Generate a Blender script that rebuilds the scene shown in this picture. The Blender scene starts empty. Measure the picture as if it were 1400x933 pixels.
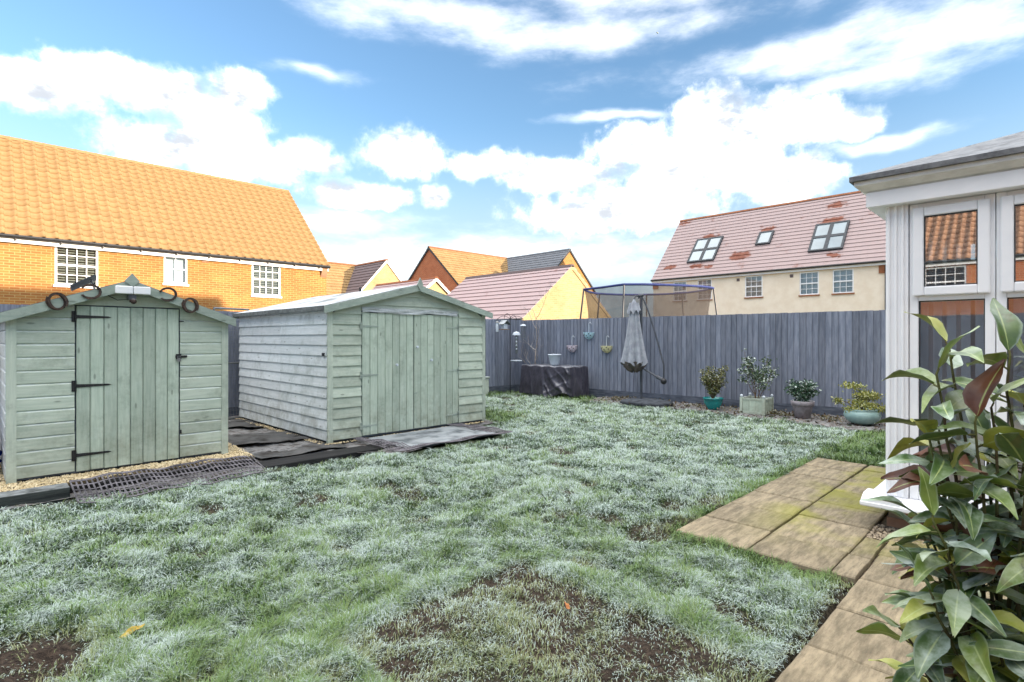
import bpy, bmesh, math, random
import numpy as np
from mathutils import Vector, Matrix
random.seed(7); RNG = np.random.default_rng(11)
R = math.radians
scene = bpy.context.scene
COL = scene.collection

# ---------------------------------------------------------------- camera
cam = bpy.data.cameras.new('camera'); cam_o = bpy.data.objects.new('camera', cam); COL.objects.link(cam_o)
cam.sensor_width = 36.0; cam.lens = 36.0 * 742 / 1400; cam.shift_y = -0.0032
cam.clip_start = 0.05; cam.clip_end = 6000
cam_o.location = (0, 0, 1.35); cam_o.rotation_euler = (R(90), 0, R(-45))
scene.camera = cam_o

# ---------------------------------------------------------------- exposure, sun, sky
scene.view_settings.view_transform = 'Standard'; scene.view_settings.look = 'None'
scene.view_settings.gamma = 1.0; scene.view_settings.use_curve_mapping = False
scene.view_settings.exposure = 2.3
SUN_E = 10.5; K = 0.35                       # low winter sun behind the house, dx/dy of its path
sun_dir = Vector((K, -1.0, 0)).normalized() * math.cos(R(SUN_E)) + Vector((0, 0, math.sin(R(SUN_E))))
sl = bpy.data.lights.new('sun', 'SUN'); sl.energy = 2.0; sl.angle = R(0.53); sl.color = (1.0, 0.81, 0.62)
so = bpy.data.objects.new('sun', sl); COL.objects.link(so)
so.rotation_euler = sun_dir.to_track_quat('Z', 'Y').to_euler(); so.location = (0, -40, 30)

world = bpy.data.worlds.new('World'); scene.world = world; world.use_nodes = True
SKY_STRENGTH = 0.11; CLOUD = 10.0
def build_world():
    nt = world.node_tree; N = nt.nodes; Lk = nt.links; N.clear()
    def new(t, **k):
        n = N.new(t)
        for a, b in k.items(): setattr(n, a, b)
        return n
    def math_(op, a, b=None, c=None, clamp=False):
        n = new('ShaderNodeMath', operation=op, use_clamp=clamp)
        for i, v in enumerate((a, b, c)):
            if v is None: continue
            if isinstance(v, (int, float)): n.inputs[i].default_value = v
            else: Lk.new(v, n.inputs[i])
        return n.outputs[0]
    def vmath(op, a, b=None):
        n = new('ShaderNodeVectorMath', operation=op)
        for i, v in enumerate((a, b)):
            if v is None: continue
            if isinstance(v, tuple): n.inputs[i].default_value = v
            else: Lk.new(v, n.inputs[i])
        return n.outputs['Value'] if op == 'LENGTH' else n.outputs[0]
    def smooth(v, lo, hi):
        n = new('ShaderNodeMapRange', interpolation_type='SMOOTHSTEP')
        Lk.new(v, n.inputs[0]); n.inputs[1].default_value = lo; n.inputs[2].default_value = hi
        return n.outputs[0]
    def noise(vec, scale, detail, rough=0.55):
        n = new('ShaderNodeTexNoise'); Lk.new(vec, n.inputs['Vector'])
        n.inputs['Scale'].default_value = scale; n.inputs['Detail'].default_value = detail
        n.inputs['Roughness'].default_value = rough
        return n.outputs['Fac']
    sky = new('ShaderNodeTexSky', sky_type='NISHITA', sun_disc=False)
    sky.sun_elevation = R(SUN_E)
    sky.sun_rotation = math.atan2(sun_dir.x, sun_dir.y)
    sky.air_density = 1.0; sky.dust_density = 0.4; sky.ozone_density = 2.0; sky.altitude = 50
    d = new('ShaderNodeTexCoord').outputs['Generated']
    sep = new('ShaderNodeSeparateXYZ'); Lk.new(d, sep.inputs[0])
    x, y, z = sep.outputs
    elev = math_('MULTIPLY', math_('ARCSINE', z), 57.29578)
    bear = math_('SUBTRACT', 45.0, math_('MULTIPLY', math_('ARCTAN2', y, x), 57.29578))
    be = new('ShaderNodeCombineXYZ'); Lk.new(bear, be.inputs[0]); Lk.new(elev, be.inputs[1])
    # domain warp so cloud outlines billow
    wv = new('ShaderNodeTexNoise'); Lk.new(d, wv.inputs['Vector']); wv.inputs['Scale'].default_value = 9; wv.inputs['Detail'].default_value = 3
    warp = vmath('MULTIPLY', vmath('SUBTRACT', wv.outputs['Color'], (0.5, 0.5, 0.5)), (5.0, 3.0, 0))
    p = vmath('ADD', be.outputs[0], warp)
    cumulus = [(-40.8,19.1,5.3,1.8),(-34.0,21.0,8.0,2.3),(-26.8,22.0,3.7,2.2),(-28.3,19.4,5.1,2.7),(-31.0,16.8,8.0,2.5),
      (-26.2,16.2,5.9,2.4),(-42.7,19.5,2.1,1.3),(-20.7,17.3,4.2,1.8),(-11.6,18.6,4.9,2.7),(-16.2,14.5,5.8,1.5),(-8.4,14.7,2.0,1.4),
      (-2.7,17.6,6.2,1.6),(20.3,20.6,5.4,3.9),(25.9,19.6,6.3,3.4),(30.7,18.6,3.4,2.0),(12.5,18.6,4.6,2.6),(18.6,16.8,11.1,3.4),
      (27.4,14.6,4.9,2.7),(4.6,16.6,8.4,2.1),(11.4,13.2,12.6,3.0),(-58,19,9,3.5),(-75,16,11,4),(-98,20,14,4),(56,18,9,4),(76,20,12,4),(100,16,12,4),(130,20,14,5),(-130,19,14,5),(165,18,14,4)]
    wisps = [(35.0,16.7,5.7,0.6),(-8.7,30.6,15,1.6),(6.9,29.2,18.3,1.7),(25.3,24.9,15.2,1.7),(39.0,23.8,9.8,2.6),(32.9,21.6,10.3,1.2),
      (-0.8,8.5,24,3.0),(-17.2,11.8,6.3,1.6),(11.4,21.7,6.7,0.5),(-19.3,24.7,4.8,0.7),(20,33,26,3),(-45,36,20,3),(60,30,20,4),(95,34,20,4),(-90,32,24,4),(150,34,24,4),(-140,36,24,4)]
    def field(lst):
        acc = None
        for (b, e, rb, re) in lst:
            v = vmath('MULTIPLY', vmath('SUBTRACT', p, (b, e, 0)), (1/(rb*1.06), 1/(re*1.06), 0))
            f = math_('SUBTRACT', 1.0, vmath('LENGTH', v))
            acc = f if acc is None else math_('SMOOTH_MAX', acc, f, 0.12)
        return acc
    n1 = noise(d, 22, 8, 0.6); n2 = noise(d, 55, 6, 0.6)
    bumps = math_('MULTIPLY', math_('SUBTRACT', n1, 0.5), 1.1)
    bumps = math_('ADD', bumps, math_('MULTIPLY', math_('SUBTRACT', n2, 0.5), 0.45))
    fc = math_('ADD', field(cumulus), bumps)
    mc = smooth(fc, -0.10, 0.80)
    st = vmath('MULTIPLY', d, (1.0, 1.0, 3.2))
    ns = noise(st, 7, 9, 0.62)
    fw = math_('ADD', field(wisps), math_('MULTIPLY', math_('SUBTRACT', ns, 0.5), 2.6))
    mw = math_('MULTIPLY', smooth(fw, -0.65, 1.1), 0.43)
    hi = math_('MULTIPLY', smooth(elev, 34, 48), smooth(noise(d, 3.2, 8, 0.6), 0.27, 0.50))   # unseen broken cloud overhead, thickened to whiten and lift the garden's light
    mask = math_('MAXIMUM', math_('MAXIMUM', mc, mw), math_('MULTIPLY', hi, 0.9))
    # cloud body: white with soft blue-grey hollows, thicker parts greyer underneath
    hollow = smooth(noise(vmath('MULTIPLY', d, (1, 1, 1.8)), 11, 6, 0.6), 0.44, 0.74)
    ccol = new('ShaderNodeMix', data_type='RGBA')
    Lk.new(math_('SUBTRACT', 1.0, math_('POWER', math_('SUBTRACT', 1.0, math_('MULTIPLY', hollow, mc)), 3.5)), ccol.inputs[0])
    ccol.inputs[6].default_value = (CLOUD*1.03, CLOUD*0.985, CLOUD*0.94, 1); ccol.inputs[7].default_value = (CLOUD*0.145, CLOUD*0.155, CLOUD*0.17, 1)
    # clear air: the Nishita blue, paler haze towards the horizon
    blue = new('ShaderNodeMix', data_type='RGBA', blend_type='MULTIPLY'); blue.inputs[0].default_value = 1.0
    Lk.new(sky.outputs[0], blue.inputs[6]); blue.inputs[7].default_value = (0.53, 0.59, 0.62, 1)
    haze = new('ShaderNodeMix', data_type='RGBA')
    Lk.new(math_('MULTIPLY', math_('SUBTRACT', 1.0, smooth(elev, 4, 22)), 0.85), haze.inputs[0])
    Lk.new(blue.outputs[2], haze.inputs[6]); haze.inputs[7].default_value = (1.30, 1.56, 1.80, 1)
    mix = new('ShaderNodeMix', data_type='RGBA')
    Lk.new(math_('POWER', mask, 1.9), mix.inputs[0]); Lk.new(haze.outputs[2], mix.inputs[6]); Lk.new(ccol.outputs[2], mix.inputs[7])
    bg = new('ShaderNodeBackground'); bg.inputs[1].default_value = SKY_STRENGTH
    Lk.new(mix.outputs[2], bg.inputs[0])
    out = new('ShaderNodeOutputWorld'); Lk.new(bg.outputs[0], out.inputs[0])
build_world()

# ---------------------------------------------------------------- helpers
def C(h):
    h = h.lstrip('#'); v = [int(h[i:i+2], 16)/255 for i in (0, 2, 4)]
    return tuple((c/12.92 if c <= 0.04045 else ((c+0.055)/1.055)**2.4) for c in v) + (1,)
class M:
    def __init__(s): s.v = []; s.f = []
    def add(s, vs, fs):
        o = len(s.v); s.v += [tuple(a) for a in vs]; s.f += [tuple(i+o for i in f) for f in fs]; return s
    def box(s, x0, x1, y0, y1, z0, z1):
        return s.add([(x0,y0,z0),(x1,y0,z0),(x1,y1,z0),(x0,y1,z0),(x0,y0,z1),(x1,y0,z1),(x1,y1,z1),(x0,y1,z1)],
              [(0,3,2,1),(4,5,6,7),(0,1,5,4),(1,2,6,5),(2,3,7,6),(3,0,4,7)])
    def prism(s, poly, a, b, mp):          # polygon of (p,q) extruded a..b ; mp(e,p,q)->xyz ; a,b may be functions of (p,q)
        n = len(poly)
        A = [mp(a(p, q) if callable(a) else a, p, q) for p, q in poly]
        B = [mp(b(p, q) if callable(b) else b, p, q) for p, q in poly]
        return s.add(A + B, [tuple(range(n-1, -1, -1)), tuple(range(n, 2*n))] + [(i, (i+1) % n, n+(i+1) % n, n+i) for i in range(n)])
    def tube(s, pts, r, seg=8, caps=True):
        pts = [Vector(p) for p in pts]; n = len(pts)
        rs = r if isinstance(r, (list, tuple)) else [r]*n
        vs = []; up = None
        for i, p in enumerate(pts):
            t = (pts[min(i+1, n-1)] - pts[max(i-1, 0)]).normalized()
            if up is None:
                up = Vector((0,0,1)) if abs(t.z) < 0.9 else Vector((1,0,0))
            a = (up - t*up.dot(t)).normalized(); up = a; b = t.cross(a)
            vs += [p + (a*math.cos(k*2*math.pi/seg) + b*math.sin(k*2*math.pi/seg))*rs[i] for k in range(seg)]
        fs = [(i*seg+k, i*seg+(k+1) % seg, (i+1)*seg+(k+1) % seg, (i+1)*seg+k) for i in range(n-1) for k in range(seg)]
        if caps: fs += [tuple(range(seg-1, -1, -1)), tuple(range((n-1)*seg, n*seg))]
        return s.add(vs, fs)
    def lathe(s, prof, c=(0,0,0), seg=24, sx=1, sy=1):
        vs = []; n = len(prof)
        for r, z in prof:
            vs += [(c[0]+sx*r*math.cos(2*math.pi*k/seg), c[1]+sy*r*math.sin(2*math.pi*k/seg), c[2]+z) for k in range(seg)]
        return s.add(vs, [(i*seg+k, i*seg+(k+1) % seg, (i+1)*seg+(k+1) % seg, (i+1)*seg+k) for i in range(n-1) for k in range(seg)])
    def ball(s, c, r, seg=10, ring=6, sz=1):
        return s.lathe([(max(1e-4, r*math.sin(math.pi*i/ring)), -r*sz*math.cos(math.pi*i/ring)) for i in range(ring+1)], c, seg)
    def mesh(s, name, smooth=False, fix=True):
        me = bpy.data.meshes.new(name); me.from_pydata(s.v, [], s.f)
        if fix and len(s.f) < 60000:
            bm = bmesh.new(); bm.from_mesh(me); bmesh.ops.recalc_face_normals(bm, faces=bm.faces); bm.to_mesh(me); bm.free()
        if smooth: me.polygons.foreach_set('use_smooth', [True]*len(me.polygons))
        me.update(); return me
def link(o, parent=None):
    COL.objects.link(o)
    if parent is not None:
        o.parent = parent
        if parent.type == 'EMPTY': o.matrix_parent_inverse = (Matrix.Translation(parent.location) @ parent.rotation_euler.to_matrix().to_4x4()).inverted()
    return o
def obj(name, m, mat, parent=None, smooth=False, bevel=0, fix=True):   # verts are in place coordinates
    me = m.mesh(name, smooth, fix) if isinstance(m, M) else m
    if mat is not None and not me.materials: me.materials.append(mat)
    o = link(bpy.data.objects.new(name, me), parent)
    if bevel:
        b = o.modifiers.new('bevel', 'BEVEL'); b.width = bevel; b.segments = 2; b.limit_method = 'ANGLE'; b.harden_normals = False
    return o
def tag(o, label, cat, group=None):
    o['label'] = label; o['category'] = cat
    if group: o['group'] = group
    return o
def thing(name, label, cat, loc, group=None):
    o = bpy.data.objects.new(name, None); o.location = loc; o.empty_display_size = 0.1; COL.objects.link(o)
    return tag(o, label, cat, group)
def structure(o): o['kind'] = 'structure'; return o
def stuff(o): o['kind'] = 'stuff'; return o
FRONT = lambda c: (lambda s, d, z: (s, c-d, z))     # faces -Y
SIDE = lambda c: (lambda s, d, z: (c-d, s, z))      # faces -X
SIDEP = lambda c: (lambda s, d, z: (c+d, s, z))     # faces +X
BACK = lambda c: (lambda s, d, z: (s, c+d, z))      # faces +Y

# ---------------------------------------------------------------- materials
class NT:
    def __init__(s, name):
        s.m = bpy.data.materials.new(name); s.m.use_nodes = True; s.nt = s.m.node_tree; s.N = s.nt.nodes; s.L = s.nt.links
        s.b = s.N['Principled BSDF']
    def new(s, t, **k):
        n = s.N.new(t)
        for a, b in k.items(): setattr(n, a, b)
        return n
    def put(s, sock, v):
        if isinstance(v, (int, float, tuple)): sock.default_value = v
        else: s.L.new(v, sock)
    def math(s, op, a, b=None, clamp=False):
        n = s.new('ShaderNodeMath', operation=op, use_clamp=clamp); s.put(n.inputs[0], a)
        if b is not None: s.put(n.inputs[1], b)
        return n.outputs[0]
    def mix(s, f, a, b, blend='MIX'):
        n = s.new('ShaderNodeMix', data_type='RGBA', blend_type=blend); s.put(n.inputs[0], f); s.put(n.inputs[6], a); s.put(n.inputs[7], b); return n.outputs[2]
    def ramp(s, v, lo, hi):
        n = s.new('ShaderNodeMapRange', interpolation_type='SMOOTHSTEP'); s.put(n.inputs[0], v); n.inputs[1].default_value = lo; n.inputs[2].default_value = hi; return n.outputs[0]
    def coord(s, scale=(1,1,1), rnd=True):
        v = s.new('ShaderNodeTexCoord').outputs['Object']
        if rnd:
            oi = s.new('ShaderNodeObjectInfo').outputs['Random']
            a = s.new('ShaderNodeVectorMath', operation='ADD'); s.L.new(v, a.inputs[0])
            s.L.new(s.math('MULTIPLY', oi, 71.3), a.inputs[1]); v = a.outputs[0]
        m = s.new('ShaderNodeVectorMath', operation='MULTIPLY'); s.L.new(v, m.inputs[0]); m.inputs[1].default_value = scale
        return m.outputs[0]
    def noise(s, vec, scale, detail=4, rough=0.55):
        n = s.new('ShaderNodeTexNoise'); s.L.new(vec, n.inputs['Vector']); n.inputs['Scale'].default_value = scale
        n.inputs['Detail'].default_value = detail; n.inputs['Roughness'].default_value = rough; return n.outputs['Fac']
    def rand(s): return s.new('ShaderNodeObjectInfo').outputs['Random']
    def bump(s, h, strength, dist=0.01):
        n = s.new('ShaderNodeBump'); n.inputs['Strength'].default_value = strength; n.inputs['Distance'].default_value = dist
        s.put(n.inputs['Height'], h); s.L.new(n.outputs[0], s.b.inputs['Normal'])
    def up(s, lo=0.3, hi=0.9):
        n = s.new('ShaderNodeNewGeometry'); x = s.new('ShaderNodeSeparateXYZ'); s.L.new(n.outputs['Normal'], x.inputs[0]); return s.ramp(x.outputs[2], lo, hi)
    def done(s, col, rough=0.8, spec=0.3, metal=0.0):
        s.put(s.b.inputs['Base Color'], col); s.put(s.b.inputs['Roughness'], rough)
        s.b.inputs['Specular IOR Level'].default_value = spec; s.b.inputs['Metallic'].default_value = metal; return s.m
def surf(name, c1, c2, scale=6, stretch=(1,1,1), rough=0.8, spec=0.25, bump=0.2, vary=0.12, frost=0.0, frostcol='#dfe6ea', metal=0.0, lo=0.35, hi=0.65, bscale=None, dist=0.01, fnoise=9):
    t = NT(name); v = t.coord(stretch)
    n = t.noise(v, scale, 6, 0.6); col = t.mix(t.ramp(n, lo, hi), C(c1), C(c2))
    if vary:
        k = t.math('ADD', t.math('MULTIPLY', t.rand(), 2*vary), 1-vary)
        cc = t.new('ShaderNodeCombineXYZ'); [t.L.new(k, cc.inputs[i]) for i in range(3)]
        col = t.mix(1.0, col, cc.outputs[0], 'MULTIPLY')
    if frost:
        g = t.noise(t.coord((1,1,1)), fnoise, 5)
        f = t.math('MULTIPLY', t.math('MULTIPLY', t.up(), t.ramp(g, 0.25, 0.6)), frost)
        col = t.mix(f, col, C(frostcol))
    if bump: t.bump(t.noise(v, bscale or scale*3, 5), bump, dist)
    return t.done(col, rough, spec, metal)
def paint_wood(name, c1, c2, dirt, axis, frost=0.35):
    t = NT(name); st = {'x': (0.7, 6, 9), 'y': (6, 0.7, 9), 'z': (9, 9, 0.6)}[axis]
    g = t.noise(t.coord(st), 5, 8, 0.65)
    col = t.mix(t.ramp(g, 0.3, 0.7), C(c1), C(c2))
    k = t.math('ADD', t.math('MULTIPLY', t.rand(), 0.26), 0.87)
    cc = t.new('ShaderNodeCombineXYZ'); [t.L.new(k, cc.inputs[i]) for i in range(3)]
    col = t.mix(1.0, col, cc.outputs[0], 'MULTIPLY')
    pos = t.new('ShaderNodeTexCoord').outputs['Object']
    blot = t.ramp(t.noise(t.coord((1,1,1)), 3.0, 8, 0.75), 0.46, 0.72)
    col = t.mix(t.math('MULTIPLY', blot, 0.62), col, C(dirt))
    pale = t.ramp(t.noise(t.coord((2,2,2)), 4.0, 6, 0.7), 0.55, 0.72)
    col = t.mix(t.math('MULTIPLY', pale, 0.3), col, C('#c6d2cb'))
    gz = t.new('ShaderNodeNewGeometry'); sx = t.new('ShaderNodeSeparateXYZ'); t.L.new(gz.outputs['Position'], sx.inputs[0])
    splash = t.math('MULTIPLY', t.math('SUBTRACT', 1.0, t.ramp(sx.outputs[2], 0.08, 0.75)), t.ramp(t.noise(pos, 4, 6, 0.7), 0.35, 0.7))
    col = t.mix(t.math('MULTIPLY', splash, 0.55), col, C('#6d6a50'))
    # little knots
    vo = t.new('ShaderNodeTexVoronoi'); t.L.new(t.coord({'x': (3,9,9), 'y': (9,3,9), 'z': (9,9,3)}[axis]), vo.inputs['Vector']); vo.inputs['Scale'].default_value = 1.1
    col = t.mix(t.math('MULTIPLY', t.math('SUBTRACT', 1.0, t.ramp(vo.outputs['Distance'], 0.05, 0.13)), 0.5), col, C('#50584e'))
    if frost:
        f = t.math('MULTIPLY', t.math('MULTIPLY', t.up(0.1, 0.6), t.ramp(t.noise(pos, 8, 4), 0.3, 0.6)), frost); col = t.mix(f, col, C('#e4ebf0'))
    t.bump(g, 0.35, 0.004)
    return t.done(col, 0.75, 0.25)
def brick_mat(name, c1, c2, mortar, axis):      # wall runs along x or y
    t = NT(name); v = t.new('ShaderNodeTexCoord').outputs['Object']
    s = t.new('ShaderNodeSeparateXYZ'); t.L.new(v, s.inputs[0]); cb = t.new('ShaderNodeCombineXYZ')
    t.L.new(s.outputs[0 if axis == 'x' else 1], cb.inputs[0]); t.L.new(s.outputs[2], cb.inputs[1])
    b = t.new('ShaderNodeTexBrick'); t.L.new(cb.outputs[0], b.inputs['Vector']); b.inputs['Scale'].default_value = 1
    b.inputs['Brick Width'].default_value = 0.225; b.inputs['Row Height'].default_value = 0.075; b.inputs['Mortar Size'].default_value = 0.009
    b.inputs['Color1'].default_value = C(c1); b.inputs['Color2'].default_value = C(c2); b.inputs['Mortar'].default_value = C(mortar); b.inputs['Bias'].default_value = -0.1
    n = t.noise(v, 1.3, 6); col = t.mix(t.math('MULTIPLY', t.ramp(n, 0.4, 0.7), 0.2), b.outputs['Color'], C('#7d3a22'))
    t.bump(t.math('SUBTRACT', 1.0, b.outputs['Fac']), 0.6, 0.008)
    return t.done(col, 0.85, 0.2)
def tile_mat(name, c1, c2, frost, axis, rowless=False, frostcol='#cfc6cc', patch=None):
    t = NT(name); n = t.noise(t.coord((1,1,1)), 2.2, 7, 0.65)
    col = t.mix(t.ramp(n, 0.35, 0.68), C(c1), C(c2))
    v = t.new('ShaderNodeTexCoord').outputs['Object']; s = t.new('ShaderNodeSeparateXYZ'); t.L.new(v, s.inputs[0])
    col = t.mix(t.math('MULTIPLY', t.ramp(t.noise(v, 9, 4), 0.45, 0.7), 0.25), col, C(c2))
    if not rowless:
        w = t.math('FRACT', t.math('DIVIDE', s.outputs[0 if axis == 'x' else 1], 0.3))
        j = t.math('LESS_THAN', w, 0.045); col = t.mix(t.math('MULTIPLY', j, 0.5), col, C('#5d4742'))
        t.bump(t.math('SUBTRACT', 1.0, j), 0.5, 0.01)
    if frost:
        g = t.ramp(t.noise(v, 1.1, 7, 0.7), 0.22, 0.42); f = t.math('MULTIPLY', g, frost)
        if patch:
            for (y, z, r) in patch:
                q = t.new('ShaderNodeVectorMath', operation='SUBTRACT'); t.L.new(v, q.inputs[0]); q.inputs[1].default_value = (0, y, z)
                q2 = t.new('ShaderNodeVectorMath', operation='MULTIPLY'); t.L.new(q.outputs[0], q2.inputs[0]); q2.inputs[1].default_value = (0, 1, 2.2)
                q3 = t.new('ShaderNodeVectorMath', operation='LENGTH'); t.L.new(q2.outputs[0], q3.inputs[0])
                dd = t.math('ADD', q3.outputs['Value'], t.math('MULTIPLY', t.math('SUBTRACT', t.noise(v, 3.5, 4), 0.5), 1.2))
                f = t.math('MULTIPLY', f, t.ramp(dd, r*0.5, r))
        col = t.mix(f, col, C(frostcol))
    return t.done(col, 0.85, 0.15)
def glass_mat(name, refl, tint=(0.85, 0.9, 0.92, 1)):
    t = NT(name); t.N.remove(t.b)
    tr = t.new('ShaderNodeBsdfTransparent'); tr.inputs[0].default_value = tint
    gl = t.new('ShaderNodeBsdfGlossy'); gl.inputs['Roughness'].default_value = 0.004; gl.inputs[0].default_value = (0.95, 0.97, 1, 1)
    v = t.new('ShaderNodeTexCoord').outputs['Object']
    b = t.new('ShaderNodeBump'); b.inputs['Strength'].default_value = 0.02; b.inputs['Distance'].default_value = 0.01
    t.L.new(t.noise(v, 2.5, 1), b.inputs['Height']); t.L.new(b.outputs[0], gl.inputs['Normal'])
    fr = t.new('ShaderNodeFresnel'); fr.inputs[0].default_value = 1.5
    mx = t.new('ShaderNodeMixShader'); t.L.new(t.math('ADD', fr.outputs[0], refl, True), mx.inputs[0])
    t.L.new(tr.outputs[0], mx.inputs[1]); t.L.new(gl.outputs[0], mx.inputs[2])
    t.L.new(mx.outputs[0], t.N['Material Output'].inputs[0]); return t.m
def net_mat(name, col, dens):
    t = NT(name); tr = t.new('ShaderNodeBsdfTransparent'); mx = t.new('ShaderNodeMixShader')
    v = t.new('ShaderNodeTexCoord').outputs['Object']
    t.put(mx.inputs[0], t.math('ADD', t.math('MULTIPLY', t.noise(v, 3, 4), 0.25), dens-0.12))
    t.L.new(tr.outputs[0], mx.inputs[1]); t.L.new(t.b.outputs[0], mx.inputs[2]); t.done(C(col), 0.9, 0.1)
    t.L.new(mx.outputs[0], t.N['Material Output'].inputs[0]); return t.m

MT = {}
MT['sage_x'] = paint_wood('sage_paint_boards', '#c0c9ba', '#acb9aa', '#858f80', 'x')
MT['sage_y'] = paint_wood('sage_paint_skylit_frosty_sides', '#d3d9da', '#c3cbcb', '#8f9993', 'y')  # same sage paint, paled and blued for skylight and frost on the sides
MT['sage_z'] = paint_wood('sage_paint_upright_boards', '#b9c5b6', '#a4b3a4', '#7f8b7d', 'z')
MT['sage_trim'] = paint_wood('sage_paint_trim', '#a5b1a6', '#92a096', '#747f77', 'x', 0.5)
MT['sage_trim_z'] = paint_wood('sage_paint_posts', '#c0c9ba', '#aebaac', '#889286', 'z')
MT['felt'] = surf('frosted_roof_felt', '#5a605f', '#7a807f', 12, rough=0.95, bump=0.4, frost=0.85, frostcol='#c9cfd4', fnoise=2.5)
MT['fence'] = surf('blue_grey_fence_stain', '#6f7685', '#868c9a', 3.0, (9, 9, 1.1), rough=0.85, bump=0.35, vary=0.2, frost=0.4, dist=0.004)
MT['gravel_board'] = surf('gravel_board_stain', '#474d59', '#636a76', 4, (1, 1, 6), rough=0.85, vary=0.1)
MT['white'] = surf('white_upvc', '#f4f5f7', '#eceef1', 3, rough=0.35, spec=0.45, bump=0.0, vary=0.0)
MT['white_dirty'] = surf('white_fascia_upvc', '#e6e6e3', '#d6d5d1', 4, (2, 2, 6), rough=0.5, spec=0.4, bump=0.03, vary=0)
MT['grey_roof'] = surf('grey_conservatory_roof', '#5b5d60', '#77797c', 14, rough=0.9, bump=0.4, vary=0, frost=0.35, frostcol='#aab0b5')
MT['brick_x'] = brick_mat('orange_brick_sunlit_tone', '#a36c3e', '#b38148', '#bb9c68', 'x')  # golden sunlight worked into the brick colour; the gable copy stays redder
MT['brick_y'] = brick_mat('orange_brick_gable', '#b06039', '#bf6f45', '#b59a80', 'y')
MT['buff_x'] = brick_mat('buff_brick', '#b3a078', '#a8946a', '#b8a884', 'x')
MT['buff_y'] = brick_mat('buff_brick_side', '#d2ab6d', '#c79c5f', '#cdb894', 'y')
MT['render_y'] = surf('cream_render', '#f0e4d2', '#e8dac6', 2.0, rough=0.9, bump=0.15, vary=0)
MT['tile_sand'] = surf('sand_clay_tile', '#967a54', '#8c714d', 7, rough=0.85, bump=0.12, vary=0.07)
MT['tile_orange'] = surf('orange_clay_tile', '#ab866c', '#94705a', 5, rough=0.85, bump=0.25, vary=0.14)
MT['tile_gold'] = tile_mat('sand_plain_tiles', '#9a7f58', '#866c49', 0, 'x')
MT['tile_dark'] = tile_mat('dark_plain_tiles', '#5a4a48', '#4b3d3c', 0.25, 'y', frostcol='#9a9296')
MT['tile_grey'] = tile_mat('slate_grey_tiles', '#5c6066', '#4a4e54', 0.2, 'y', frostcol='#aab0b8')
MT['tile_frost'] = tile_mat('frosted_garage_tiles', '#96685e', '#7f574f', 0.72, 'y', frostcol='#b3a6a8')
MT['tile_cream_house'] = tile_mat('frosted_red_tiles', '#8a5d4e', '#784c3f', 0.74, 'y', frostcol='#b0a4a4',
     patch=[(12.6,6.0,0.75),(15.0,5.62,0.42),(15,7.55,0.6),(11.5,7.5,0.45),(8.3,7.5,0.75),(8.3,8.5,0.6),(7.7,5.45,0.4),(16.8,5.7,0.45),(17.2,8.9,0.4),(14.2,5.5,0.4)])
MT['ridge'] = surf('ridge_tile', '#a06a4c', '#8b5a40', 5, rough=0.85, vary=0.1)
MT['dark_frame'] = surf('charcoal_frame', '#30363c', '#3c4248', 5, rough=0.5, vary=0, bump=0.05)
MT['gutter'] = surf('black_gutter', '#1d1e20', '#2a2b2d', 5, rough=0.4, spec=0.5, vary=0, bump=0)
MT['black_iron'] = surf('black_iron', '#16171a', '#24262a', 20, rough=0.5, spec=0.5, vary=0)
MT['rust'] = surf('rusty_horseshoe_iron', '#3a3230', '#57473e', 30, rough=0.75, bump=0.5, vary=0.2, frost=0.25)
MT['glass_house'] = glass_mat('window_glass', 0.02)
MT['glass_cons'] = glass_mat('coated_conservatory_glass', 0.34)
MT['glass_low'] = glass_mat('clear_conservatory_glass', 0.10, (0.97, 0.98, 0.99, 1))
MT['blind'] = surf('window_blind', '#a09c90', '#918d82', 3, rough=0.8, bump=0, vary=0.05)
MT['room'] = surf('room_dark', '#3d3a36', '#33302d', 2, rough=0.95, bump=0, vary=0)
MT['net_curtain'] = surf('net_curtain', '#e4e6e8', '#d6d9dc', 6, rough=0.9, bump=0.1, vary=0.04)
MT['soil'] = surf('frosty_dark_soil', '#2e2621', '#4a3d34', 9, rough=0.98, bump=0.8, vary=0, dist=0.03, frost=0.25, fnoise=14)
MT['membrane'] = surf('weed_membrane', '#1d1a17', '#2e2924', 6, rough=0.85, bump=0.5, vary=0.1, dist=0.02, frost=0.1, fnoise=5)
MT['sleeper'] = surf('dark_sleeper_timber', '#2a2f2f', '#404543', 4, (0.6, 8, 8), rough=0.85, bump=0.6, vary=0.1, frost=0.25)
MT['rubber'] = surf('grey_rubber_board', '#363d42', '#4e565c', 3, rough=0.7, bump=0.4, vary=0, frost=0.35, fnoise=5)
MT['plastic_mesh'] = surf('black_plastic_mesh', '#2f2d33', '#3f3d43', 9, rough=0.6, spec=0.4, vary=0, bump=0, frost=0.5, frostcol='#a9a5ac')
MT['gravel'] = surf('golden_gravel', '#b09c74', '#dccfae', 30, rough=0.8, vary=0, bump=0, lo=0.3, hi=0.7)
MT['gravel_grey'] = surf('grey_brown_gravel', '#7d7263', '#b3a48c', 30, rough=0.8, vary=0, bump=0)
MT['black_tarp'] = surf('black_tarpaulin', '#35333c', '#484650', 5, rough=0.30, spec=0.5, vary=0, bump=0.25, frost=0.45, frostcol='#9aa2ac', dist=0.006)
MT['grey_canvas'] = surf('grey_parasol_canvas', '#a3a8b0', '#8f949d', 8, rough=0.9, vary=0, bump=0.2, frost=0.5)
MT['dark_metal'] = surf('dark_parasol_metal', '#3d4148', '#4b5058', 8, rough=0.5, spec=0.5, vary=0, bump=0)
MT['slab_dark'] = surf('frosted_parasol_base', '#282b30', '#3a3e44', 10, rough=0.8, vary=0, frost=0.35, frostcol='#6d747c')
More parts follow.
